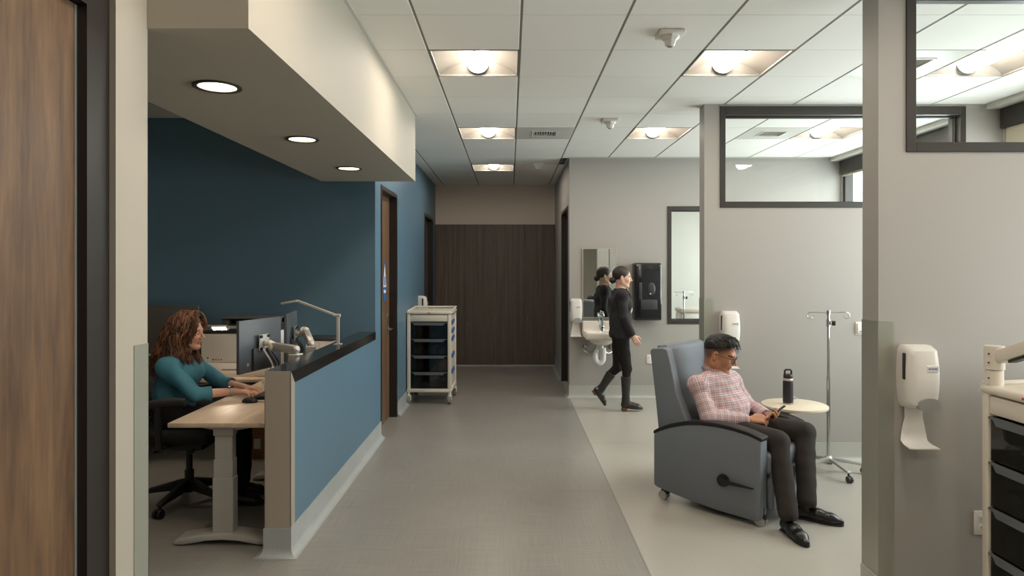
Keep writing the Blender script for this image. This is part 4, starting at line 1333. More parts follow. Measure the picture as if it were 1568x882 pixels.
# ---- keyboard and mouse
kb = thing('keyboard', 'black computer keyboard under the hands of the seated woman', 'keyboard', (-1.775, 4.985, DZ))
MB(rotm('Y', -3)).rbox(-.075, .075, -.21, .21, .004, .020, .004, 2).build('body', 'black_plastic', kb)
ks = MB(rotm('Y', -3))
for i in range(6):
    for j in range(20):
        ks.box(-.068 + .0228 * i, -.050 + .0228 * i, -.203 + .0204 * j, -.186 + .0204 * j, .0195, .026)
tag(ks.build('keys', 'charcoal', kb, smooth=False), kind='stuff')
ms = thing('mouse', 'black computer mouse on the desk edge nearest the viewer', 'mouse', (-1.83, 4.685, DZ), R(-8))
g = SDF((-.08, -.05, -.01), (.08, .05, .06), .003)
g.ell((0, 0, .004), (.058, .033, .034), k=0).cut((0, 0, .001), (0, 0, -1), .2)
g.build('shell', 'black_plastic', ms)
MB().cyl((.028, -.003, .031), (.028, .003, .031), .008, n=12).build('wheel', 'grey_plastic', ms)
MB().tube([(.055, 0, .008), (.09, .01, .004), (.12, .06, .004), (.10, .12, .004)], .0025, 6).build('cable', 'black_plastic', ms)

# ================================================================== TASK CHAIR
tcx, tcy = -2.33, 4.84
tk = thing('task_chair', 'black office task chair with mesh back under the desk woman', 'chair', (tcx, tcy, 0))
MB().rbox(-.235, .245, -.245, .245, .475, .560, .035, 4).build('seat', 'mesh_fabric', tk)
MB().rbox(-.17, .17, -.17, .17, .415, .478, .02, 2).build('seat_pan', 'black_plastic', tk)
b = MB()
for s in (-1, 1):
    b.tube(spl([(-.19, s * .10, .44), (-.27, s * .15, .50), (-.315, s * .205, .62), (-.315, s * .225, .78), (-.335, s * .225, .93), (-.375, s * .20, 1.04)], 4), .018, 10)
b.tube([(-.375, -.20, 1.04), (-.385, -.1, 1.055), (-.388, 0, 1.06), (-.385, .1, 1.055), (-.375, .20, 1.04)], .018, 8)
b.tube([(-.300, -.19, .60), (-.315, 0, .595), (-.300, .19, .60)], .016, 8)
b.build('back_frame', 'black_plastic', tk)
m = MB(); nz, ny = 12, 10; vs = []
for i in range(nz + 1):
    z = .60 + .45 * i / nz; xb = -.295 - .02 * math.sin(PI * i / nz) * -1 - .075 * max(0, (z - .75) / .3)
    for j in range(ny + 1):
        y = -.21 + .42 * j / ny
        vs.append((xb - .02 * math.cos(y / .21 * PI / 2) - .005, y, z))
k = len(vs); vs += [(x - .008, y, z) for x, y, z in vs]
fs = []
for i in range(nz):
    for j in range(ny):
        q = i * (ny + 1) + j
        fs += [(q, q + 1, q + ny + 2, q + ny + 1), (k + q, k + q + ny + 1, k + q + ny + 2, k + q + 1)]
m.add(vs, fs).build('mesh_back', 'mesh_fabric', tk)
for s in (-1, 1):
    a = MB(); a.tube([(-.05, s * .20, .46), (-.06, s * .29, .47), (-.07, s * .30, .60), (-.07, s * .295, .755)], [.022, .024, .026, .024], 10)
    ap = a.build('arm_post', 'black_plastic', tk)
    p = MB(); p.tube([(-.17, s * .295, .755), (-.10, s * .295, .772), (.02, s * .29, .785), (.11, s * .285, .785)], [.028, .032, .034, .026], 12); p.build('arm_pad', 'rubber', ap)
MB().cyl((0, 0, .09), (0, 0, .42), .022, n=18).cyl((0, 0, .08), (0, 0, .24), .032, n=18).build('gas_lift', 'black_plastic', tk)
MB().tube([(-.08, -.10, .43), (-.12, -.2, .425), (-.13, -.25, .43)], .009, 8).tube([(.08, -.1, .43), (.12, -.2, .42), (.13, -.25, .425)], .009, 8).build('lever', 'black_plastic', tk)
for k in range(5):
    a = 2 * PI * k / 5 + R(-100); c, s = math.cos(a), math.sin(a)
    M = Matrix(((c, -s, 0, 0), (s, c, 0, 0), (0, 0, 1, 0), (0, 0, 0, 1)))
    l = MB(M); rprism(l, [(.02, .10), (.02, .175), (.06, .17), (.31, .105), (.325, .09), (.315, .078), (.25, .085)], 'y', -.022, .022, .006); lg = l.build('leg', 'black_plastic', tk)
    w = MB(M); w.cyl((.312, 0, .09), (.312, 0, .06), .009).rbox(.30, .335, -.02, .02, .045, .066, .008, 2)
    for q in (-1, 1): w.cyl((.325, q * .009, .031), (.325, q * .028, .031), .030, n=18)
    w.build('caster', 'black_plastic', lg)
# ================================================================== PEOPLE
def cloth(name, rgb, rough=.85, attr_plaid=False, stripe=None):
    m = mat(name, rgb, rough, bump=.15, bscale=600, spec=.25)
    return m
def skin(name, rgb):
    m = mat(name, rgb, .48, sub=.08, spec=.4)
    nt = m.node_tree; p = nt.nodes['Principled BSDF']
    a = nt.nodes.new('ShaderNodeAttribute'); a.attribute_name = 'tint'
    n = nt.nodes.new('ShaderNodeTexNoise'); n.inputs['Scale'].default_value = 30
    x = nt.nodes.new('ShaderNodeMix'); x.data_type = 'RGBA'; x.blend_type = 'MULTIPLY'; x.inputs[0].default_value = 1.0
    x.inputs[6].default_value = (*lin(rgb), 1)
    nt.links.new(a.outputs['Color'], x.inputs[7]); nt.links.new(x.outputs[2], p.inputs['Base Color'])
    return m
skin('skin_tan', (182, 128, 98)); skin('skin_fair', (226, 176, 152)); skin('skin_light', (206, 164, 142))
cloth('teal_knit', (74, 132, 152)); cloth('trouser_black', (32, 29, 28)); cloth('trouser_dark', (50, 45, 42))
cloth('blazer', (47, 45, 47)); cloth('blouse', (196, 176, 156))
mat('leather', (26, 24, 23), .28); mat('boot', (44, 42, 40), .3); mat('sole_brown', (116, 70, 44), .6)
mat('hair_brown', (106, 68, 46), .42, var=.4, vscale=(60, 60, 25)); mat('hair_umber', (76, 49, 34), .42); mat('hair_auburn', (150, 100, 66), .4); mat('hair_black', (20, 18, 18), .5, var=.3, vscale=(60, 60, 60)); mat('hair_dark', (40, 30, 26), .55, var=.3, vscale=(20, 60, 90))
mat('eye_white', (226, 220, 212), .2); mat('iris', (40, 26, 18), .2)
def plaid_mat():
    m = mat('plaid', (230, 220, 216), .85, spec=.2); nt = m.node_tree; p = nt.nodes['Principled BSDF']; L = nt.links
    a = nt.nodes.new('ShaderNodeAttribute'); a.attribute_name = 'weave'
    sp = nt.nodes.new('ShaderNodeSeparateXYZ'); L.new(a.outputs['Vector'], sp.inputs[0])
    cols = []
    for i, per in ((0, .047), (1, .044)):
        d = nt.nodes.new('ShaderNodeMath'); d.operation = 'DIVIDE'; d.inputs[1].default_value = per; L.new(sp.outputs[i], d.inputs[0])
        f = nt.nodes.new('ShaderNodeMath'); f.operation = 'FRACT'; L.new(d.outputs[0], f.inputs[0])
        r = nt.nodes.new('ShaderNodeValToRGB'); r.color_ramp.interpolation = 'CONSTANT'; e = r.color_ramp.elements
        W, S, N_ = lin((208, 201, 205)), lin((188, 138, 130)), lin((84, 80, 104))
        e[0].position = 0; e[0].color = (*S, 1); e[1].position = .36; e[1].color = (*W, 1)
        for q, c in ((.46, N_), (.56, W), (.78, lin((160, 120, 128))), (.88, W)):
            k = e.new(q); k.color = (*c, 1)
        L.new(f.outputs[0], r.inputs[0]); cols.append(r)
    x = nt.nodes.new('ShaderNodeMix'); x.data_type = 'RGBA'; x.inputs[0].default_value = .5
    L.new(cols[0].outputs[0], x.inputs[6]); L.new(cols[1].outputs[0], x.inputs[7]); L.new(x.outputs[2], p.inputs['Base Color'])
plaid_mat()

def frame_of(f, u):
    f = unit(f); u = np.array(u, float); u = unit(u - f * (u @ f)); l = np.cross(u, f)
    return f, l, u
class Head:
    def __init__(self, c, f, u, s):
        self.c = np.array(c, float); self.f, self.l, self.u = frame_of(f, u); self.s = s
        self.R = np.stack([self.f, self.l, self.u], 1)
    def P(self, x, y, z): return self.c + self.s * (self.f * x + self.l * y + self.u * z)
    def D(self, x, y, z): return self.f * x + self.l * y + self.u * z
    def loc(self, V): return ((V - self.c) @ self.R) / self.s
def add_head(g, H, neck0, male):
    s = H.s; P = H.P
    g.ell(P(-.012, 0, .030), (.098 * s, .075 * s, .088 * s), H.R, k=.0)
    g.ell(P(.028, 0, -.030), (.064 * s, .058 * s, .082 * s), H.R, k=.03)
    for y in (-1, 1):
        g.cone(P(-.005, y * .048, -.055), P(.058, y * .014, -.100), .020 * s, .017 * s, k=.03)
        g.ell(P(.060, y * .034, -.026), (.026 * s, .024 * s, .026 * s), H.R, k=.025)
    g.ell(P(.072, 0, -.100), (.021 * s, .022 * s, .017 * s), H.R, k=.02)
    if male: g.cone(P(.0, -.05, -.07), P(.0, .05, -.07), .024 * s, .024 * s, k=.03)
    g.cone(P(.076, -.032, .016), P(.076, .032, .016), .014 * s, .014 * s, k=.018)
    for y in (-1, 1):
        g.ell(P(.094, y * .032, -.004), (.014 * s, .017 * s, .011 * s), H.R, k=.012, mode='sub')
        g.ell(P(.075, y * .031, -.003), (.0135 * s, .016 * s, .0125 * s), H.R, k=.004)
    g.cone(P(.088, 0, .010), P(.112, 0, -.030), .0065 * s, .0105 * s, k=.010)
    for y in (-1, 1): g.ell(P(.100, y * .012, -.036), (.010 * s, .008 * s, .008 * s), H.R, k=.006)
    g.cone(P(.080, -.018, -.062), P(.0885, 0, -.059), .0055 * s, .006 * s, k=.008); g.cone(P(.080, .018, -.062), P(.0885, 0, -.059), .0055 * s, .006 * s, k=.008)
    g.cone(P(.0815, -.013, -.072), P(.0815, .013, -.072), .0068 * s, .0068 * s, k=.008)
    for y in (-1, 1):
        g.ell(P(-.010, y * .078, -.014), (.018 * s, .008 * s, .032 * s), H.R, k=.006)
        g.ell(P(-.004, y * .086, -.010), (.009 * s, .006 * s, .018 * s), H.R, k=.004, mode='sub')
    r = .058 if male else .047
    g.cone(P(-.022, 0, -.055), neck0, r * s, (r + .006) * s, k=.03)
def head_tint(H, male):
    def fn(V):
        q = H.loc(V); C = np.ones((len(V), 3), np.float32)
        x, y, z = q[:, 0], q[:, 1], q[:, 2]
        lip = (np.abs(y) < .022) & (z < -.057) & (z > -.077) & (x > .079)
        C[lip] = (.84, .66, .64) if male else (.88, .66, .66)
        brow = (np.abs(np.abs(y) - .034) < .020) & (z > .014 - .12 * np.abs(np.abs(y) - .03)) & (z < .024 - .12 * np.abs(np.abs(y) - .03)) & (x > .055)
        C[brow] = (.22, .17, .15) if male else (.50, .40, .36)
        if male:
            fade = (z > .012 + np.clip(x, 0, 1) * .55) & (x < .068) & (z > -.2)
            side = ((x < -.03) & (z > -.075) & (z <= .012)) | ((np.abs(x + .0) < .03) & (z > -.0) & (z <= .012) & (np.abs(y) > .05))
            ear = (np.abs(y) > .0775)
            w = np.clip((z - (-.012 + np.clip(x, 0, 1) * .60)) / .040, 0, 1) * np.clip((.074 - x) / .010, 0, 1)
            w = np.maximum(w, .70 * np.clip((-.022 - x) / .022, 0, 1) * np.clip((z + .085) / .05, 0, 1))
            w = (w * ~ear)[:, None]; C[:] = C * (1 - w) + np.array((.10, .115, .13)) * w
            st = (z < -.045) & (z > -.115) & (x > .03) & ~lip & (np.abs(y) < .06)
            C[st] *= .90
        return C
    return fn
def eyes(root, H):
    for y in (-1, 1):
        M = Matrix.Identity(4)
        e = MB().ell(tuple(H.P(.0772, y * .031, -.005)), .0112 * H.s, .0115 * H.s, .0115 * H.s, 16, 10).build('eye', 'eye_white', root)
        MB().ell(tuple(H.P(.0850, y * .031, -.007)), .0052 * H.s, .0055 * H.s, .0055 * H.s, 12, 8).build('iris', 'iris', e)
def add_hand(g, w, d, n, thumb, curl=(20, 25, 18), s=1.0, spread=.0, tcurl=0.3, lens=(.072, .080, .075, .058)):
    """w wrist, d along the hand, n out of the back of the hand, thumb = +1/-1 side (times n x d)"""
    d, t, n = frame_of(d, n); t = t * thumb; w = np.array(w, float)
    tips = []
    offs = (.029, .010, -.010, -.028); kl = (.086, .089, .085, .076)
    for o, L in zip(offs, kl):
        g.cone(w + t * o * .55 * s + d * .008 * s, w + d * L * s + t * o * s, .0155 * s, .0115 * s, k=.010)
    for i, (o, L, fl) in enumerate(zip(offs, kl, lens)):
        p = w + d * L * s + t * o * s; a = 0.0; dd0 = unit(d + t * spread * o / .03)
        r = .0092 * s if i < 3 else .008 * s
        for q, (fr, cu) in enumerate(zip((.46, .30, .24), curl)):
            a += R(cu + 3 * i)
            v = dd0 * math.cos(a) - n * math.sin(a)
            p2 = p + v * fl * fr * s
            g.cone(p, p2, r * (1 - .08 * q), r * (1 - .08 * (q + 1)), k=.003); p = p2
        tips.append(p)
    p = w + d * .022 * s + t * .022 * s - n * .004 * s
    for q, (fl, r) in enumerate(((.042, .0145), (.032, .0105), (.026, .009))):
        v = unit(d * (.62 + .22 * q) + t * (.75 - .35 * q * (1 + tcurl)) - n * (.25 + .2 * q * tcurl))
        p2 = p + v * fl * s; g.cone(p, p2, r * s, r * .9 * s, k=.006); p = p2
    return tips, p
def limb(g, a, b, ra, rb, k=.02): g.cone(a, b, ra, rb, k=k)
def torso(g, J, i, lat, k=.06):
    g.cone(J['pelvis'], J['belly'], J['r'][0] + i, J['r'][1] + i, k=.0, sq=(lat, J.get('wide', 1.3)))
    g.cone(J['belly'], J['chest'], J['r'][1] + i, J['r'][2] + i, k=k, sq=(lat, J.get('wide', 1.3)))
    top = np.array(J['chest']) * .25 + np.array(J['neck0']) * .75
    for q in ('shR', 'shL'):
        g.cone(top, J[q], .058 + i, J['sr'] + i, k=k)
        g.cone(J['chest'], J[q], .10 + i, J['sr'] + i, k=k)
def arms(g, J, i, to=1.0, k=.03, sl=(0, 0, 0)):
    for s in ('R', 'L'):
        a, b, c = (np.array(J[q + s], float) for q in ('sh', 'el', 'wr'))
        r0, r1, r2 = J['ar']
        g.cone(a, b, r0 + i + sl[0], r1 + i + sl[1], k=k)
        e = b + (c - b) * to
        g.cone(b, e, r1 + i + sl[1], r1 + (r2 - r1) * to + i + sl[2], k=.02)
def folds(amp, seed, f=(38, 30, 26)):
    rn = np.random.RandomState(seed); ph = rn.rand(6) * 6.28; K = rn.randn(6, 3); K /= np.linalg.norm(K, axis=1)[:, None]
    fr = rn.uniform(30, 75, 6)
    def fn(x, y, z):
        d = 0
        for j in range(6):
            d = d + np.sin(fr[j] * (K[j, 0] * x + K[j, 1] * y + K[j, 2] * z) + ph[j] + 1.2 * np.sin(14 * z + 9 * x + ph[j]))
        return amp * d / 2.5
    return fn
def bbox(pts, m):
    a = np.array(pts, float); return a.min(0) - m, a.max(0) + m
def shoe(root, name, m, heel, toe, r=.038, ankle=None, solemat='rubber', hgt=.085, shaft=None):
    heel = np.array(heel, float); toe = np.array(toe, float); d = unit(toe - heel); z0 = min(heel[2], toe[2])
    L = np.linalg.norm(toe - heel); up = np.array([0, 0, 1.]); up = unit(up - d * d[2]); lat = np.cross(up, d)
    pts = [heel, toe, heel + up * .14] + ([shaft] if shaft is not None else [])
    g = SDF(*bbox(pts, .09), .0038)
    b = lambda f, h: heel + d * L * f + up * h
    g.cone(b(.10, .048), b(.45, .044), .036, .040, k=.0, sq=None)
    g.cone(b(.45, .042), b(.72, .034), .040, .036, k=.03, sq=(lat, 1.12))
    g.cone(b(.72, .032), b(.93, .026), .034, .018, k=.03, sq=(lat, 1.15))
    if shaft is None:
        g.cone(b(.12, .05), b(.17, hgt + .02), .036, .038, k=.02)
    else:
        g.cone(b(.14, .05), b(.16, .11), .037, .042, k=.03); g.cone(b(.16, .11), shaft, .042, .061, k=.03); sd = unit(np.array(shaft) - b(.16, .11)); g.cut(np.array(shaft) + sd * .012, sd, .09)
    g.cut(b(.5, .014), -up, .5)
    o = g.build(name, m, root)
    s = MB(); n = 22; Mx = Matrix((( *d, 0), (*lat, 0), (*up, 0), (0, 0, 0, 1))).transposed(); Mx = Matrix.Translation(Vector(heel)) @ Mx
    s.M = Mx
    pr = []
    for i in range(n):
        a = 2 * PI * i / n; x = L * .5 + L * .49 * math.cos(a)
        w = .036 + .008 * math.cos(a * 1.0 + .3); y = w * math.copysign(abs(math.sin(a)) ** .75, math.sin(a)); pr.append((x, y))
    rprism(s, pr, 'z', .004 if shaft is None else .008, .016, .002, 1)
    hb = .0 if shaft is None else -.012
    rprism(s, [(L * .01, -.03), (L * .25, -.03), (L * .27, 0), (L * .25, .03), (L * .01, .03), (-.004, 0)], 'z', hb, .012, .002, 1)
    s.build('sole', solemat, o)
    return o
def curl_lock(mb, p, pts_fn, n, r0, rnd, amp, freq, seg=6):
    pts = []; rs = []
    ph = rnd.random() * 6.28; ph2 = rnd.random() * 6.28
    for i in range(n):
        t = i / (n - 1); q = pts_fn(t); a = amp * min(1, t * 2.5)
        pts.append((q[0] + a * math.sin(freq * t + ph), q[1] + a * math.cos(freq * t + ph2), q[2] + .3 * a * math.sin(freq * t + ph2)))
        rs.append(r0 * (1.0 - .75 * t ** 2) * (.6 + .4 * min(1, t * 6)))
    mb.tube(pts, rs, seg)

# ------------------------------------------------------------------ seated man
def seated_man():
    t = thing('person', 'man in pink plaid shirt and glasses sitting in the recliner looking at his phone', 'person', RC, RA)
    J = dict(pelvis=(.37, 0, .555), belly=(.385, 0, .67), chest=(.325, 0, .815), neck0=(.290, .005, .905), r=(.118, .128, .116), wide=1.30,
             shR=(.262, -.185, .842), shL=(.330, .190, .850), sr=.058, ar=(.050, .042, .030),
             elR=(.385, -.250, .640), elL=(.44, .262, .655), wrR=(.600, -.075, .628), wrL=(.655, .105, .640))
    lat = unit(np.array(J['shL']) - np.array(J['shR']))
    Hd = Head((.340, .005, 1.068), (.93, .22, -.32), (.32, .08, .95), 1.15)
    lo, hi = (.12, -.36, .44), (.86, .38, 1.24)
    g = SDF(lo, hi, .0040)
    torso(g, J, -.012, lat); arms(g, J, -.006)
    add_head(g, Hd, J['neck0'], True)
    add_hand(g, (.605, -.070, .630), (.80, .58, .10), (.05, -.62, .78), 1, curl=(42, 48, 30), s=1.05)
    add_hand(g, (.662, .100, .640), (.84, -.50, .22), (.10, .55, -.80), 1, curl=(18, 42, 30), s=1.05)
    g.build('body', 'skin_tan', t, colors=head_tint(Hd, True))
    eyes(t, Hd)
    # shirt
    g = SDF((.08, -.38, .42), (.80, .40, 1.0), .0055)
    torso(g, J, .006, lat); g.ell((.44, 0, .66), (.085, .13, .11), k=.06); arms(g, J, .007, .97, sl=(.004, .006, .010))
    g.warp(folds(.0042, 5))
    for s in ('R', 'L'):
        e, w = np.array(J['el' + s]), np.array(J['wr' + s]); d = unit(w - e)
        g.cut(e + (w - e) * .97, d, .075)
    g.ell(np.array(J['neck0']) + (.02, 0, .055), (.072, .072, .065), k=.01, mode='sub')
    segs = [('torso', J['pelvis'], J['chest'], (1, 0, 0), .19)] + [(q + s, J[q + s], J[{'sh': 'el', 'el': 'wr'}[q] + s], (0, 0, 1), .055) for q in ('sh', 'el') for s in ('R', 'L')]
    def weave(V):
        best = np.full(len(V), 9.0); out = np.zeros((len(V), 3))
        for nm, a, b, ref, rad in segs:
            a = np.array(a, float); b = np.array(b, float); ax = b - a; L = np.linalg.norm(ax); ax /= L
            rl = V - a; u = rl @ ax
            tt = np.clip(u, -.2 if nm == 'torso' else 0, L + (.2 if nm == 'torso' else 0))
            q = rl - np.outer(tt, ax); dist = np.linalg.norm(q, axis=1) - rad
            e1 = np.array(ref, float); e1 -= ax * (e1 @ ax); e1 /= np.linalg.norm(e1); e2 = np.cross(ax, e1)
            an = np.arctan2(q @ e2, q @ e1)
            m = dist < best
            out[m, 0] = u[m]; out[m, 1] = an[m] * rad; best[m] = dist[m]
        return out
    sh = g.build('shirt', 'plaid', t, attr=('weave', weave))
    # collar: two folded leaves round the neck
    nk = np.array(J['neck0']) + (.010, 0, .030)
    cf, cl, cu = frame_of((1, .18, -.18), (-.12, 0, 1))
    vs = []; n = 28
    for i in range(n + 1):
        a = R(18 + 324 * i / n); k = abs(i / n - .5) * 2
        c, s_ = math.cos(a), math.sin(a)
        top = nk + cf * (.078 * c) + cl * (.076 * s_) + cu * (.048 - .035 * max(0, k - .35))
        ext = .030 + .022 * max(0, k - .8) * 5
        bot = nk + cf * (.102 * c + .016 * k) + cl * (.100 * s_ ) + cu * (.004 - .030 * k - .022 * max(0, k - .85) * 6)
        inn = nk + cf * (.075 * c) + cl * (.073 * s_) + cu * (-.03)
        vs += [tuple(inn), tuple(top), tuple(bot)]
    fs = []
    for i in range(n):
        for q in range(2): fs.append((i * 3 + q, (i + 1) * 3 + q, (i + 1) * 3 + q + 1, i * 3 + q + 1))
    co = MB().add(vs, fs); me = bpy.data.meshes.new('collar'); me.from_pydata(co.v, [], co.f)
    at = me.attributes.new('weave', 'FLOAT_VECTOR', 'POINT')
    W = []
    for i in range(n + 1):
        for q in range(3): W += [q * .04, i * .013, 0]
    at.data.foreach_set('vector', W)
    c_ = link('collar', me, 'plaid', sh, 60); sm = c_.modifiers.new('thick', 'SOLIDIFY'); sm.thickness = .004; sm.offset = 0
    for i in range(4):
        p = np.array(J['chest']) * (1 - i * .25) + np.array(J['belly']) * (i * .25)
    # trousers
    K = dict(hR=(.40, -.095, .545), hL=(.40, .10, .545), kR=(.835, -.145, .535), kL=(.865, .235, .535), aR=(.970, -.315, .125), aL=(.965, .01, .125))
    g = SDF((.20, -.44, .05), (1.06, .40, .72), .006)
    g.cone((.36, -.05, .565), (.36, .05, .565), .118, .118, k=.0)
    for s in ('R', 'L'):
        h_, k_, a_ = (np.array(K[q + s]) for q in ('h', 'k', 'a'))
        g.cone(h_, k_, .098, .074, k=.04); g.cone(k_ + (.0, 0, -.01), a_, .070, .062, k=.02)
    g.warp(folds(.0018, 11))
    for s in ('R', 'L'):
        k_, a_ = np.array(K['k' + s]), np.array(K['a' + s]); g.cut(a_ + (0, 0, -.028), (0, 0, -1), .12)
    g.cut((.36, 0, .645), (-.1, 0, 1), .4)
    g.build('trousers', 'trouser_dark', t)
    MB().tube([(.375 + .135 * math.cos(a), .165 * math.sin(a), .636) for a in [2 * PI * i / 32 for i in range(32)]], .013, 8, closed=True).build('belt', 'leather', t)
    shoe(t, 'shoe', 'leather', (.925, -.275, 0), (1.150, -.460, 0))
    shoe(t, 'shoe', 'leather', (.900, .005, 0), (1.190, .060, 0))
    # hair: cropped cap plus wavy locks on top
    g = SDF(*bbox([Hd.P(0, 0, .05)], .17), .004)
    s = Hd.s
    g.ell(Hd.P(-.012, 0, .036), (.103 * s, .080 * s, .093 * s), Hd.R, k=0)
    g.ell(Hd.P(.05, 0, .090), (.046 * s, .056 * s, .026 * s), Hd.R, k=.03)
    g.cut(Hd.P(0, 0, .044), Hd.D(.42, 0, -.9), .3)
    g.cut(Hd.P(.080, 0, .05), Hd.D(1, 0, -.55), .3)
    g.warp(lambda x, y, z: .0012 * np.sin(330 * y + 60 * x) + .0012 * np.sin(45 * x + 30 * y))
    hr = g.build('hair', 'hair_black', t)
    lk = MB(); rn = random.Random(4)
    for i in range(260):
        y = rn.uniform(-.070, .070); x0 = rn.uniform(-.085, .055); L = rn.uniform(.034, .054)
        z0 = .036 + .088 * math.sqrt(max(.05, 1 - (x0 / .105) ** 2 - (y / .082) ** 2))
        dy = rn.uniform(-.02, .02)
        def fn(q, x0=x0, y=y, z0=z0, L=L, dy=dy):
            xx = x0 + L * q; zz = z0 + .002 + .007 * math.sin(q * 3.0) - (.034 * q * q if x0 + L > .085 else .014 * q * q)
            return Hd.P(xx, y + dy * q, zz)
        curl_lock(lk, None, fn, 12, .0040, rn, .0042, 8.0, 5)
    lk.build('hair_locks', 'hair_black', hr, angle=80)
    # glasses
    gl = MB(); P = Hd.P
    for y in (-1, 1):
        ring = [P(.102 - .010 * abs(math.cos(R(a))) * (1 if math.cos(R(a)) * y > 0 else 0), y * .034 + .025 * math.cos(R(a)), -.006 + .020 * math.sin(R(a))) for a in range(0, 360, 20)]
        gl.tube(ring, .0022, 6, closed=True)
        gl.tube([P(.094, y * .058, .002), P(.05, y * .078, .001), (P(0, y * .0835, .004)), P(-.022, y * .082, -.008)], .0022, 6)
    gl.tube([P(.104, -.010, -.001), P(.108, 0, .003), P(.104, .010, -.001)], .002, 6)
    gg = gl.build('glasses', 'black_plastic', t)
    for y in (-1, 1):
        MB(Matrix.Translation(Vector(P(.0995, y * .034, -.006))) @ Matrix(np.hstack([np.vstack([Hd.R.T[0], Hd.R.T[1], Hd.R.T[2]]).T, np.zeros((3, 1))]).tolist() + [[0, 0, 0, 1]])).cyl((-.0005, 0, 0), (.0005, 0, 0), .022, n=24).build('lens', 'spectacle', gg, smooth=False)
    return t
man = seated_man()
ph = thing('phone', 'dark smartphone held in the hands of the seated man', 'phone', on_recliner((.742, .045, .690)), RA)
f_, l_, u_ = frame_of((.55, .45, .55), (-.6, -.2, .75))
M = Matrix(np.hstack([np.stack([f_, l_, u_], 1), np.zeros((3, 1))]).tolist() + [[0, 0, 0, 1]])
MB(M).rbox(-.074, .074, -.036, .036, -.005, .004, .004, 2).build('case', 'black_plastic', ph)
MB(M).box(-.070, .070, -.033, .033, .0042, .0048).build('display', 'black_gloss', ph, smooth=False)

